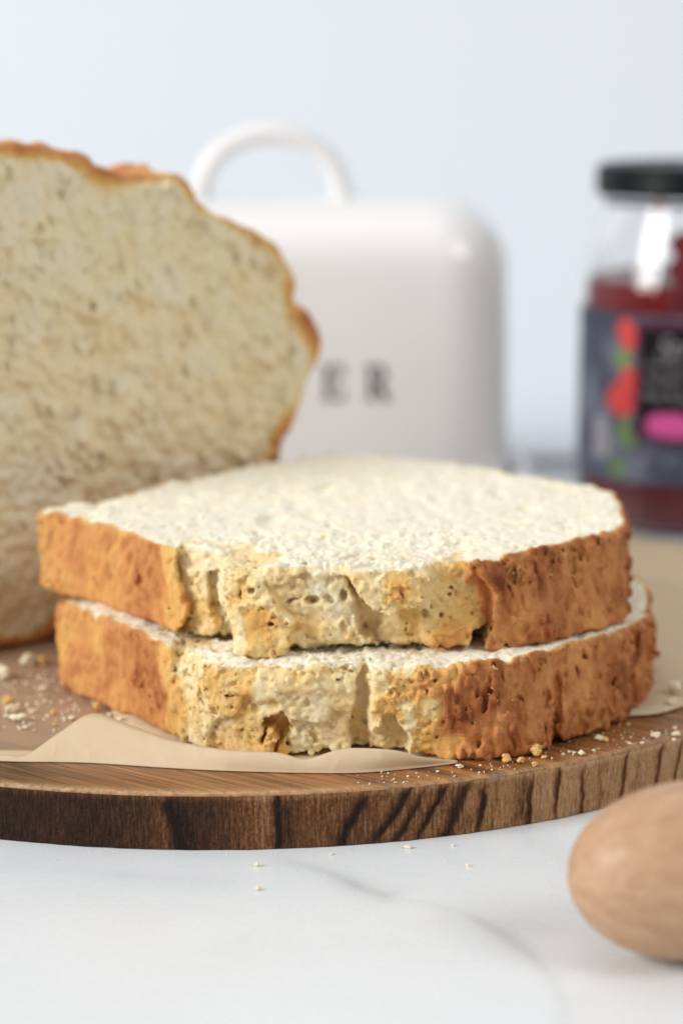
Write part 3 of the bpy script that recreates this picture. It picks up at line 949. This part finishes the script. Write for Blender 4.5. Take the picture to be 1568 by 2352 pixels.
def build_loaf():
    h = 0.080
    O = [(9.3, 1.42), (9.45, 3.5), (9.67, 5.81), (9.92, 6.57), (10.24, 7.32), (10.73, 8.06), (11.02, 8.75), (11.0, 9.45), (10.55, 9.95), (10.15, 10.25), (10.08, 10.8), (9.9, 11.35), (9.05, 12.15), (7.93, 12.7),
         (6.95, 13.3), (6.35, 13.95), (5.9, 14.28), (4.86, 14.18), (3.73, 14.42), (2.77, 14.7), (1.43, 15.0), (.38, 15.17), (-1.5, 15.1), (-3.2, 14.2), (-4.1, 12), (-4.4, 9), (-3.9, 6), (-3.5, 3), (-3.3, 1.42),
         (-1, 1.38), (3, 1.38), (7, 1.38)]
    P = catmull(O, 5)
    L = 11.0
    lo = np.array([-5.2, -0.7, 0.9]); hi = np.array([11.9, L + 0.8, 16.2])
    n = np.ceil((hi - lo) / h).astype(int)
    ax = [lo[k] + np.arange(n[k]) * h for k in range(3)]
    S, Z = np.meshgrid(ax[0], ax[2], indexing='ij')
    d2 = poly_sdf(P, S, Z)
    w = ax[1][None, :, None].astype(np.float32)
    far = sstep(0, 3.0, w) * 0.12 - sstep(L - 4, L, w) * 0.8
    lump = noise3(tuple(n), 2.4 / h, 301) * 0.16 + noise3(tuple(n), 1.0 / h, 302) * 0.10
    keep = sstep(0.0, 1.2, w)
    d = d2[:, None, :] - far * sstep(2.0, 5.0, ax[2])[None, None, :] - (lump * (0.75 + 0.25 * keep) + noise3(tuple(n), 0.45 / h, 308) * 0.08) * sstep(1.6, 3, ax[2])[None, None, :]
    dz = np.maximum(-w, w - L) + noise2((n[0], n[2]), 2.5 / h, 303)[:, None, :] * 0.05
    f = smax(d.astype(np.float32), dz.astype(np.float32), 0.25)
    sh = f.shape
    face = sstep(0.7, 0.3, np.abs(w)) * sstep(0.05, 0.5, -d2)[:, None, :]
    f -= billow(sh, 0.62 / h, 304) * 0.055 * face
    f -= billow(sh, 0.34 / h, 305) * 0.055 * face
    f -= billow(sh, 0.17 / h, 306) * (0.02 + 0.092 * face)
    f += np.maximum(noise3(sh, (0.14 / h, 0.2 / h, 0.15 / h), 307) - 0.05, 0).clip(0, 0.9) * 0.10 * face
    r = np.random.default_rng(310)
    k = 60
    pts = list(np.stack([r.uniform(-4, 10.6, k), r.uniform(-.02, .08, k), r.uniform(1.5, 15, k)], -1))
    rad = list(0.08 + 0.12 * r.random(k) ** 2)
    sq = [(r.uniform(.6, 1.1), 1.0, r.uniform(.7, 1.5)) for _ in range(k)]
    for s, z, a, b in [(3.51, 13.86, .42, .5), (6.58, 12.6, .42, .25), (9.1, 11.15, .42, .36), (2.93, 10.2, .3, .12), (3.09, 8.49, .13, .22), (8.6, 12.0, .25, .2), (10.35, 9.3, .22, .4), (5.0, 9.3, .14, .2), (7.3, 7.6, .25, .2)]:
        pts.append((s, 0.0, z)); rad.append(a); sq.append((1, 0.75, b / a))
    stamp(f, lo, h, pts, rad, sq)
    f[0] = f[-1] = 1; f[:, 0] = f[:, -1] = 1; f[:, :, 0] = f[:, :, -1] = 1
    V, F = surface_nets(f)
    ij = np.clip(np.rint(V).astype(int), 0, n - 1)
    dd = -d2[ij[:, 0], ij[:, 2]]
    ww = V[:, 1] * h + lo[1]
    nn = noise3(sh, 1.2 / h, 320)[tuple(ij.T)]
    n4 = noise3(sh, 0.5 / h, 321)[tuple(ij.T)]
    zz = V[:, 2] * h + lo[2]
    crust = np.maximum(sstep(np.maximum(0.62 + 0.24 * nn, 0.32), 0.10, dd), sstep(4.0, 6.0, ww))
    tone = 0.43 + 0.13 * sstep(10, 14.5, zz) + 0.16 * sstep(2.2, 1.5, zz) + 0.16 * nn + 0.07 * n4 + 0.15 * sstep(.5, 2, ww)
    bake = np.clip(crust * tone + 0.065 + 0.012 * n4, 0, 1)
    t = np.array([0.78935222, 0.61394061]); bk = np.array([-t[1], t[0]])
    sw = V[:, 0] * h + lo[0]
    xy = np.array([-9.3, 60.2]) + sw[:, None] * t + ww[:, None] * bk
    Vw = np.concatenate([xy, zz[:, None]], 1) * CM
    root = empty('bread_loaf', tuple(np.array([*(np.array([-9.3, 60.2]) + 3.3 * t + 7 * bk), 1.38]) * CM))
    tag(root, 'large cut bread loaf standing on the board behind the slices, cut face forward', 'bread loaf')
    # (s, w, z) -> (x, y, z) keeps handedness
    finish_bread(root, Vw, F, bake, np.array(root.location), 0.22, 'crust')


build_loaf()


# ------------------------------------------------------------------ butter dish
def rr_ring(hx, hy, r, n=10):
    """rounded rectangle outline"""
    r = max(min(r, hx, hy), 0.01)
    pts = []
    for cx, cy, a0 in ((hx - r, hy - r, 0), (-hx + r, hy - r, 90), (-hx + r, -hy + r, 180), (hx - r, -hy + r, 270)):
        for a in np.linspace(a0, a0 + 90, n):
            pts.append((cx + r * math.cos(math.radians(a)), cy + r * math.sin(math.radians(a))))
    return np.array(pts)


def loft(name, rings, cap0=True, cap1=True):
    n = len(rings[0])
    V = np.concatenate(rings)
    bm = bmesh.new()
    vs = [bm.verts.new(v * CM) for v in V]
    for k in range(len(rings) - 1):
        for i in range(n):
            j = (i + 1) % n
            bm.faces.new((vs[k * n + i], vs[k * n + j], vs[(k + 1) * n + j], vs[(k + 1) * n + i]))
    if cap0: bm.faces.new(vs[:n][::-1])
    if cap1: bm.faces.new(vs[-n:])
    for f in bm.faces: f.smooth = True
    me = bpy.data.meshes.new(name)
    bm.normal_update()
    bm.to_mesh(me); bm.free()
    return me


def tube(name, path, rx, ry, n=14, frame=(0, 1, 0)):
    """oval section swept along a path; ry is measured along `frame`"""
    path = np.array(path, float)
    T = np.gradient(path, axis=0)
    T /= np.linalg.norm(T, axis=1)[:, None]
    B = np.array(frame, float)
    N = np.cross(T, B); N /= np.linalg.norm(N, axis=1)[:, None]
    a = np.linspace(0, 2 * math.pi, n + 1)[:-1]
    rings = [p + rx * np.cos(a)[:, None] * nn + ry * np.sin(a)[:, None] * B for p, nn in zip(path, N)]
    return loft(name, rings)


def build_dish():
    cx, cy = -2.70, 87.5
    root = empty('butter_dish', (cx * CM, cy * CM, 0))
    tag(root, 'white ceramic butter dish with loop handle and black lettering behind the loaf', 'butter dish')
    rings = []
    for inset, z in [(1.6, .0), (1.2, .02), (.95, .3), (.35, .8), (.05, 1.35), (0, 1.62), (.06, 1.80), (.22, 1.86), (.42, 1.74), (.62, 1.3), (.85, 1.0), (1.3, .95), (3.0, .95), (4.8, .95)]:
        q = rr_ring(10.0 - inset, 5.4 - inset, 2.9 - inset * 0.5)
        rings.append(np.c_[q, np.full(len(q), z)])
    link('base_plate', loft('base_plate', rings), MAT['ceramic'], root)
    hx, hy, H, R = 9.05, 4.5, 11.9, 2.5
    prof = [(0.25, .98), (0.05, 1.06), (0.0, 1.3), (0.0, 4), (0.03, 7), (0.10, 9.0)]
    for a in np.linspace(8, 90, 12):
        prof.append((0.10 + R * (1 - math.cos(math.radians(a))), H - R + R * math.sin(math.radians(a)) - 0.0))
    prof += [(3.2, H + .04), (3.9, H + .07), (4.35, H + .08)]
    rings = []
    for inset, z in prof:
        q = rr_ring(hx - inset, hy - inset, max(2.7 - inset * 0.72, 0.05))
        rings.append(np.c_[q, np.full(len(q), z)])
    lid = link('lid', loft('lid', rings), MAT['ceramic'], root)
    a = np.linspace(-8, 188, 40)
    path = [(2.68 * math.cos(math.radians(t)) * (1.0 if 0 <= t <= 180 else 1.06), 0, H - 0.05 + 0.2 + 2.30 * math.sin(math.radians(t))) for t in a]
    link('handle', tube('handle', path, 0.40, 0.8), MAT['ceramic'], lid)
    # letters: slab strokes on the flat front
    def letter(ch, x0):
        bm = bmesh.new()
        cnt = [0]
        def quad(p):
            cnt[0] += 1
            d = -0.012 - 0.0015 * cnt[0]
            b = [bm.verts.new(((x0 + x * .8) * CM, (-hy - 0.0) * CM + 0.00002, (zb + z) * CM)) for x, z in p]
            t = [bm.verts.new(((x0 + x * .8) * CM, (-hy + d) * CM, (zb + z) * CM)) for x, z in p]
            bm.faces.new(t)
            for i in range(len(p)):
                j = (i + 1) % len(p)
                bm.faces.new((b[i], b[j], t[j], t[i]))
        def rect(x, z, w, h): quad([(x, z), (x + w, z), (x + w, z + h), (x, z + h)])
        def arc(ox, oz, r0, r1, a0, a1, sx=1.0, n=10):
            for k in range(n):
                p = [math.radians(a0 + (a1 - a0) * q / n) for q in (k, k + 1)]
                quad([(ox + sx * r0 * math.cos(p[0]), oz + r0 * math.sin(p[0])), (ox + sx * r1 * math.cos(p[0]), oz + r1 * math.sin(p[0])),
                      (ox + sx * r1 * math.cos(p[1]), oz + r1 * math.sin(p[1])), (ox + sx * r0 * math.cos(p[1]), oz + r0 * math.sin(p[1]))])
        zb = 4.75
        s = 0.22; t = 0.13; h = 1.32
        if ch in 'BRE':
            rect(0.12, 0, s, h); rect(0, 0, .5, t); rect(0, h - t, .5, t)
        if ch == 'E':
            rect(.3, 0, .72, t); rect(.3, h - t, .68, t); rect(.3, h / 2 - t / 2, .42, t)
            rect(.9, 0, .13, .42); rect(.86, h - .40, .13, .40); rect(.62, h / 2 - .2, .11, .4)
        if ch == 'R':
            rect(.3, h - t, .3, t); rect(.3, h / 2 - .08, .3, t); arc(.55, h * .735, .20, .38, -90, 90, 1.15)
            quad([(.48, h / 2 - .05), (.72, h / 2), (1.08, t), (.82, 0)]); rect(.76, 0, .42, t)
        if ch == 'B':
            rect(.3, h - t, .3, t); rect(.3, h / 2 - .08, .3, t); rect(.3, 0, .3, t)
            arc(.55, h * .735, .20, .38, -90, 90, 1.1); arc(.55, h * .27, .2, .4, -90, 90, 1.2)
        if ch == 'U':
            rect(.12, .4, s, h - .4); rect(0, h - t, .48, t); rect(.78, .4, .18, h - .4); rect(.66, h - t, .42, t); arc(.54, .42, .22, .42, 180, 360)
        if ch == 'T':
            rect(.42, 0, s, h); rect(.27, 0, .54, t); rect(.0, h - t, 1.08, t); rect(0, h - .45, .13, .45); rect(.95, h - .45, .13, .45)
        bmesh.ops.recalc_face_normals(bm, faces=bm.faces)
        me = bpy.data.meshes.new('letter'); bm.to_mesh(me); bm.free()
        link('letter', me, MAT['letter'], lid)
    for k, ch in enumerate('BUTTER'):
        letter(ch, -4.42 + 1.60 * k)


build_dish()


# ------------------------------------------------------------------ jam jar
JC = np.array([13.35, 84.7])


def lathe(name, prof, n=72, mat=None, parent=None, closed=False):
    prof = np.array(prof, float)
    a = np.linspace(0, 2 * math.pi, n + 1)[:-1]
    m = len(prof)
    V = np.stack([np.outer(np.sin(a), prof[:, 0]), np.outer(-np.cos(a), prof[:, 0]), np.broadcast_to(prof[:, 1], (n, m))], -1).reshape(-1, 3) * CM
    me = np_mesh(name, V, grid_faces(n, m, True), True)
    return link(name, me, mat, parent)


def cyl_patch(name, pts, rad, mat, parent, seg=0.06):
    """flat print wrapped on the jar: outline given as (angle in degrees, height in cm)"""
    P = np.array(pts, float)
    c = P.mean(0)
    bm = bmesh.new()
    rings = 6
    prev = None
    def at(p):
        t = math.radians(p[0])
        return bm.verts.new((rad * math.sin(t) * CM, -rad * math.cos(t) * CM, p[1] * CM))
    for k in range(rings):
        s = 1 - k / rings
        cur = [at(c + (q - c) * s) for q in P]
        if prev:
            for i in range(len(P)):
                j = (i + 1) % len(P)
                bm.faces.new((prev[i], prev[j], cur[j], cur[i]))
        prev = cur
    bm.faces.new(prev)
    bmesh.ops.recalc_face_normals(bm, faces=bm.faces)
    for f in bm.faces:
        f.smooth = True
        if f.normal.dot(f.calc_center_median() * Vector((1, 1, 0))) < 0: f.normal_flip()
    me = bpy.data.meshes.new(name); bm.to_mesh(me); bm.free()
    return link(name, me, mat, parent)


def ell(ca, cz, ra, rz, n=20, rot=0, wob=0.0, p=2.0):
    out = []
    for k in range(n):
        t = 2 * math.pi * k / n
        r = 1 + wob * math.sin(3 * t + ca)
        x = math.copysign(abs(math.cos(t)) ** (2 / p), math.cos(t)) * r
        y = math.copysign(abs(math.sin(t)) ** (2 / p), math.sin(t)) * r
        c, s = math.cos(rot), math.sin(rot)
        # the angle axis is stretched: 1 cm on the glass is about 13 degrees
        X, Y = x * ra / 13.0, y * rz
        out.append((ca + 13.0 * (c * X - s * Y), cz + s * X + c * Y))
    return out


def text_on_jar(txt, a0, z, size, rad, mat, parent, shear=0.0):
    cu = bpy.data.curves.new('print', 'FONT')
    cu.body = txt; cu.size = size; cu.shear = shear; cu.resolution_u = 3
    tmp = bpy.data.objects.new('print', cu)
    COL.objects.link(tmp)
    dg = bpy.context.evaluated_depsgraph_get()
    me = bpy.data.meshes.new_from_object(tmp.evaluated_get(dg))
    bpy.data.objects.remove(tmp); bpy.data.curves.remove(cu)
    bm = bmesh.new(); bm.from_mesh(me)
    bmesh.ops.subdivide_edges(bm, edges=[e for e in bm.edges if e.calc_length() > 0.25], cuts=2)
    bmesh.ops.triangulate(bm, faces=bm.faces)
    for v in bm.verts:
        t = math.radians(a0) + v.co.x / rad
        v.co = Vector((rad * math.sin(t) * CM, -rad * math.cos(t) * CM, (z + v.co.y) * CM))
    bm.to_mesh(me); bm.free()
    me.name = 'lettering'
    return link('lettering', me, mat, parent)


def build_jar():
    root = empty('jam_jar', (JC[0] * CM, JC[1] * CM, 0))
    tag(root, 'glass jar of dark red jam with black lid and blue berry label', 'jam jar')
    outer = [(0.01, .06), (3.5, .06), (3.9, .005), (4.22, .10), (4.37, .34), (4.40, .8), (4.40, 8.6), (4.33, 9.2), (4.12, 10.0), (3.88, 10.8), (3.70, 11.4), (3.58, 11.8), (3.55, 12.0), (3.68, 12.1), (3.70, 12.2), (3.60, 12.32), (3.58, 13.1)]
    inner = [(3.30, 13.1), (3.30, 12.0), (3.36, 11.7), (3.50, 11.3), (3.68, 10.7), (3.92, 9.95), (4.10, 9.15), (4.20, 8.6), (4.20, .75), (4.08, .28), (3.8, .15), (0.01, .15)]
    body = lathe('glass_body', outer + inner, 96, MAT['glass'], root)
    jam = [(0.01, .17), (3.78, .17), (4.05, .30), (4.17, .78), (4.17, 8.6), (4.12, 9.0), (4.07, 9.18), (4.0, 9.22), (3.8, 9.16), (2.0, 9.14), (0.01, 9.16)]
    jo = lathe('jam', jam, 96, MAT['jam'], root)
    # smears of jam left on the inside of the glass above the level
    def smear(pts):
        R = [np.interp(p[1], [9.15, 9.95, 10.7, 11.3, 11.7, 12.0], [4.07, 3.89, 3.65, 3.47, 3.33, 3.27]) for p in pts]
        return R
    rng = random.Random(5)
    bm = bmesh.new()
    def blob(ca, cz, ra, rz):
        def at(p):
            r = float(np.interp(p[1], [8.6, 9.15, 9.95, 10.7, 11.3, 11.7, 12.0], [4.12, 4.07, 3.89, 3.65, 3.47, 3.33, 3.27]))
            t = math.radians(p[0])
            return Vector((r * math.sin(t) * CM, -r * math.cos(t) * CM, p[1] * CM))
        P = [(p[0] + rng.uniform(-1.5, 1.5), p[1] + rng.uniform(-.06, .06)) for p in ell(ca, cz, ra, rz, 22)]
        c = np.mean(P, 0)
        prev = None
        for k in range(6):
            s = 1 - k / 6
            cur = [bm.verts.new(at(c + (np.array(q) - c) * s) * (1 - 0.004 * (1 - s))) for q in P]
            if prev:
                for i in range(len(P)):
                    bm.faces.new((prev[i], prev[(i + 1) % len(P)], cur[(i + 1) % len(P)], cur[i]))
            prev = cur
        bm.faces.new(prev)
    for b in [(5, 9.2, 17, .95), (14, 10.0, 16, 1.0), (-17, 10.6, 8, .55), (-13, 9.75, 12, .6), (-35, 11.85, 2.6, .38), (20, 10.8, 12, .6), (60, 9.6, 25, 1.2), (110, 9.4, 30, 1.0), (8, 11.7, 9, .14)]:
        blob(*b)
    bmesh.ops.recalc_face_normals(bm, faces=bm.faces)
    me = bpy.data.meshes.new('jam_smear'); bm.to_mesh(me); bm.free()
    link('jam_smear', me, MAT['jam'], jo)
    lidp = [(3.62, 12.27), (3.86, 12.25), (3.92, 12.34), (3.92, 12.45), (3.90, 12.5), (3.91, 13.05), (3.86, 13.25), (3.70, 13.36), (3.4, 13.38), (3.2, 13.30), (2.9, 13.26), (0.01, 13.26)]
    lid = lathe('lid', lidp, 96, MAT['lid'], root)
    # label wrapped round the glass
    R = 4.404
    a = np.radians(np.linspace(-118, 118, 120))
    zz = np.linspace(2.0, 8.15, 3)
    A, Z = np.meshgrid(a, zz, indexing='ij')
    V = np.stack([R * np.sin(A), -R * np.cos(A), Z], -1).reshape(-1, 3) * CM
    lab = link('paper_label', np_mesh('paper_label', V, grid_faces(len(a), 3), True), MAT['label'], root)
    k = 0.006
    def quadr(a0, a1, z0, z1, n=10):
        A = np.linspace(a0, a1, n)
        return [(q, z0) for q in A] + [(q, z1) for q in A[::-1]]
    cyl_patch('plum_border', quadr(-38.5, 22.5, 3.50, 7.98, 24), R + k, MAT['plum'], lab)
    cyl_patch('black_panel', quadr(-36, 20, 3.95, 7.68, 24), R + 2 * k, MAT['panel'], lab)
    for ca, cz, ra, rz, ro in [(-43.5, 7.40, 5.0, .62, 0.25), (-42.5, 5.70, 4.4, .62, 0), (-46.5, 5.0, 8.2, .62, 0), (-42.5, 3.75, 3.4, .30, 0)]:
        o = cyl_patch('printed_berry', ell(ca, cz, ra, rz, 22, ro, 0.04), R + 3 * k, MAT['berry'] if rz > .5 else MAT['plum'], lab)
    for ca, cz, ra, rz, ro in [(-45.5, 6.5, 5.2, .38, 0.5), (-42.5, 3.6, 5.5, .30, -0.5), (-47, 2.45, 5.0, .30, 0.2), (-44, 4.1, 3.6, .22, 0.9)]:
        cyl_patch('printed_leaf', ell(ca, cz, ra, rz, 18, ro), R + 4 * k, MAT['leaf'], lab)
    cyl_patch('printed_badge', ell(-10, 4.20, 22, .46, 30, 0, 0, 3.4), R + 3 * k, MAT['pink'], lab)
    cyl_patch('printed_block', quadr(-66, -53, 2.7, 4.25), R + 2 * k, MAT['silver'], lab)
    for t in [('Spread', -28, 6.75, .95, .35), ('NATURAL FRUIT', -33, 6.25, .36, 0), ('Seedless', -33, 5.72, .46, 0.1), ('Red Raspberry', -34, 5.10, .50, 0), ('NET WT 10 OZ', -38, 2.75, .50, 0)]:
        text_on_jar(t[0], t[1], t[2], t[3], R + 4 * k, MAT['silver'], lab, t[4])


build_jar()


# ------------------------------------------------------------------ wooden handle in front
def build_handle():
    prof = [(0.0, 0.0), (0.03, .22), (0.12, .48), (0.30, .80), (0.55, 1.08), (0.95, 1.36), (1.5, 1.59), (2.1, 1.73), (2.8, 1.76), (3.8, 1.66), (5.2, 1.45), (7.0, 1.25), (9.5, 1.15), (14, 1.2), (14.2, 1.0), (14.2, 0.0)]
    P = catmull(prof, 5, closed=False)
    P[:, 1] = np.maximum(P[:, 1], 0.002)
    n = 64
    a = np.linspace(0, 2 * math.pi, n + 1)[:-1]
    V = np.stack([np.broadcast_to(P[:, 0], (n, len(P))), np.outer(np.cos(a), P[:, 1]), np.outer(np.sin(a), P[:, 1])], -1).reshape(-1, 3) * CM
    me = np_mesh('wooden_handle', V, grid_faces(n, len(P), True), True)
    me.flip_normals()
    o = link('wooden_handle', me, MAT['beech'])
    o.location = (4.42 * CM, 41.7 * CM, 1.765 * CM)
    o.rotation_euler = (0, 0, math.radians(12))
    tag(o, 'rounded end of a pale wooden handle lying on the marble in front', 'wooden handle')


build_handle()


# ------------------------------------------------------------------ crumbs
def crumb_meshes():
    out = {}
    for kind, bk in (('pale', 0.045), ('golden', 0.30)):
        out[kind] = []
        for s in range(4):
            r = np.random.default_rng(500 + s + (10 if kind == 'golden' else 0))
            bm = bmesh.new()
            bmesh.ops.create_icosphere(bm, subdivisions=3, radius=1)
            V = np.array([v.co for v in bm.verts])
            D = r.standard_normal((14, 3)); D /= np.linalg.norm(D, axis=1)[:, None]
            b = np.max(V @ D.T * (0.8 + 0.35 * r.random(14)), axis=1)
            V = V * (0.35 + 0.75 * np.abs(b) ** 2.2)[:, None] * r.uniform(.75, 1.25, 3)
            V += r.standard_normal(V.shape) * 0.035
            V[:, 2] -= V[:, 2].min()
            F = np.array([[v.index for v in f.verts] for f in bm.faces])
            bm.free()
            me = np_mesh('crumb', V / np.abs(V[:, :2]).max(), F, False, {'bake': np.clip(bk + r.standard_normal(len(V)) * bk * 0.4, 0, 1)})
            me.materials.append(MAT['crumbs'])
            out[kind].append(me)
    return out


CRM = crumb_meshes()


def crumb(kind, x, y, z, size, label, group):
    r = random
    o = bpy.data.objects.new('bread_crumb', r.choice(CRM[kind]))
    COL.objects.link(o)
    o.location = (x * CM, y * CM, z * CM - 0.00008)
    s = size * CM
    o.scale = (s * r.uniform(.85, 1.25), s * r.uniform(.8, 1.2), s * r.uniform(.5, .85))
    o.rotation_euler = (0, 0, r.uniform(0, 6.28))
    tag(o, label, 'crumb', group)


G1, G2, G3, G4 = 'crumbs on the dark board edge', 'crumbs on the board beside the loaf', 'crumbs on the marble', 'crumbs on the parchment'
T = BT
for a in [
    ('pale', 6.17, 52.03, T, .15, 'white crumb on the board edge, largest beside the right end of the slices', G1),
    ('golden', 6.30, 51.92, T, .11, 'golden crumb touching the large white crumb on the board edge', G1),
    ('pale', 7.55, 52.20, T, .15, 'white lumpy crumb on the dark board edge near the right frame edge', G1),
    ('pale', 8.04, 52.38, T, .11, 'rightmost pale crumb on the dark board edge', G1),
    ('golden', 3.82, 50.30, T, .14, 'golden crumb just in front of the dark crust corner of the lower slice', G1),
    ('golden', 4.15, 50.27, T, .11, 'flat golden crumb between the two orange crust crumbs on the board edge', G1),
    ('golden', 4.55, 50.75, T, .20, 'largest golden crust crumb leaning against the lower slice', G1),
    ('golden', 4.72, 50.60, T, .09, 'small golden crumb beside the largest crust crumb', G1),
    ('pale', 2.72, 49.92, T, .10, 'white crumb on the board in front of the parchment tip', G1),
    ('golden', 4.45, 50.0, T, .07, 'tiny golden crumb nearest the board rim', G1),
]:
    crumb(*a)
for x, y, s in [(5.45, 50.95, .06), (5.62, 50.85, .10), (5.35, 51.05, .05), (6.85, 51.7, .06), (7.15, 51.75, .07), (5.95, 51.15, .06), (7.95, 52.0, .07), (8.1, 52.9, .08), (3.2, 50.05, .05), (5.2, 50.9, .05), (3.45, 49.75, .04), (2.2, 49.6, .05)]:
    crumb('pale', x, y, T, s, 'tiny white crumb scattered on the dark board edge right of the parchment', G1)
for a in [
    ('pale', -8.95, 57.4, T, 0.29, 'large white crumb in front of the loaf at the left frame edge', G2),
    ('pale', -8.35, 58.7, T, 0.28, 'white crumb against the dark bottom of the loaf', G2),
    ('golden', -8.0, 58.7, T, 0.18, 'golden crumb against the loaf beside the slice stack', G2),
    ('pale', -7.69, 56.32, T, 0.13, 'lone white crumb on bare wood between loaf and lower slice', G2),
    ('golden', -8.45, 55.1, T, 0.18, 'golden crumb at the back of the left crumb heap', G2),
    ('pale', -8.2, 54.35, T, 0.24, 'cream crumb in the middle of the left crumb heap', G2),
    ('pale', -7.95, 53.6, T, 0.24, 'cream crumb at the front of the left crumb heap', G2),
    ('pale', -7.70, 52.95, T, 0.11, 'small white crumb in front of the left crumb heap', G2),
    ('pale', -7.72, 54.3, T, 0.11, 'small white crumb on the right side of the left crumb heap', G2),
    ('golden', -7.18, 54.2, T, 0.13, 'orange crust crumb on bare wood left of the parchment', G2),
    ('golden', -7.0, 53.2, T, 0.08, 'small golden crumb between left heap and parchment hump', G2),
    ('pale', -6.65, 53.7, T, 0.10, 'small pale crumb behind the parchment hump', G2),
    ('golden', -6.1, 54.45, T, 0.12, 'golden crumb at the foot of the lower slice above the parchment hump', G2),
    ('pale', -5.75, 54.0, T, 0.11, 'white crumb at the foot of the lower slice behind the parchment hump', G2),
    ('pale', -5.45, 53.6, T, 0.11, 'white crumb squeezed between lower slice and parchment hump', G2),
    ('golden', -9.0, 56.2, T, 0.14, 'orange crumb at the left frame edge behind the crumb heap', G2),
]:
    crumb(*a)
for a in [
    ('pale', -1.86, 47.12, 0, .07, 'white crumb on the marble below the middle of the board rim', G3),
    ('pale', -1.78, 45.68, 0, .08, 'white crumb on open marble farthest from the board', G3),
    ('pale', 2.78, 47.12, 0, .06, 'pale crumb on the marble right of the grey vein', G3),
    ('pale', 1.48, 48.25, 0, .09, 'white crumb touching the foot of the board rim, larger one', G3),
    ('pale', -0.23, 47.85, 0, .06, 'small crumb touching the foot of the board above the vein', G3),
    ('pale', 2.5, 48.4, 0, .05, 'tiny crumb at the foot of the banded rim', G3),
]:
    crumb(*a)
for a in [
    ('pale', 8.32, 54.9, T + .04, .16, 'round cream crumb nearest the paper edge right of the lower slice', G4),
    ('pale', 8.05, 54.4, T + .02, .12, 'small cream crumb at the bottom right corner of the lower slice', G4),
    ('pale', 8.55, 55.9, T + .04, .22, 'cream crumb on the parchment behind the round one', G4),
    ('pale', 8.95, 56.5, T + .04, .20, 'cream crumb on the parchment at the right frame edge', G4),
    ('pale', 9.4, 57.2, T + .04, .22, 'farthest cream crumb on the parchment at right', G4),
]:
    crumb(*a)


def build_dust():
    r = np.random.default_rng(77)
    P = []
    for k in range(170):
        a = r.uniform(12, 46)
        rad = BR - 0.12 - 1.5 * r.random() ** 1.4
        x, y = BC[0] + rad * math.sin(math.radians(a)), BC[1] - rad * math.cos(math.radians(a))
        P.append((x, y, BT, r.uniform(.008, .026)))
    for k in range(60):
        a = r.uniform(-18, 30)
        rad = BR + 0.1 + 1.8 * r.random() ** 2
        P.append((BC[0] + rad * math.sin(math.radians(a)), BC[1] - rad * math.cos(math.radians(a)), 0, r.uniform(.006, .016)))
    for k in range(170):
        P.append((r.uniform(-9.2, -6), r.uniform(52.5, 58), BT, r.uniform(.015, .045)))
    VV, FF = [], []
    bm = bmesh.new(); bmesh.ops.create_icosphere(bm, subdivisions=1, radius=1)
    S = np.array([v.co for v in bm.verts]); Fs = np.array([[v.index for v in f.verts] for f in bm.faces]); bm.free()
    for i, (x, y, z, s) in enumerate(P):
        q = S * (s * r.uniform(.6, 1.3, 3)) + r.standard_normal(S.shape) * s * 0.22
        q[:, 2] -= q[:, 2].min()
        VV.append(q + (x, y, z)); FF.append(Fs + i * len(S))
    V = np.concatenate(VV) * CM
    me = np_mesh('crumb_dust', V, np.concatenate(FF), False, {'bake': np.zeros(len(V))})
    tag(link('crumb_dust', me, MAT['crumbs']), 'fine white crumb dust strewn over the board edge and marble', 'crumbs', kind='stuff')


build_dust()
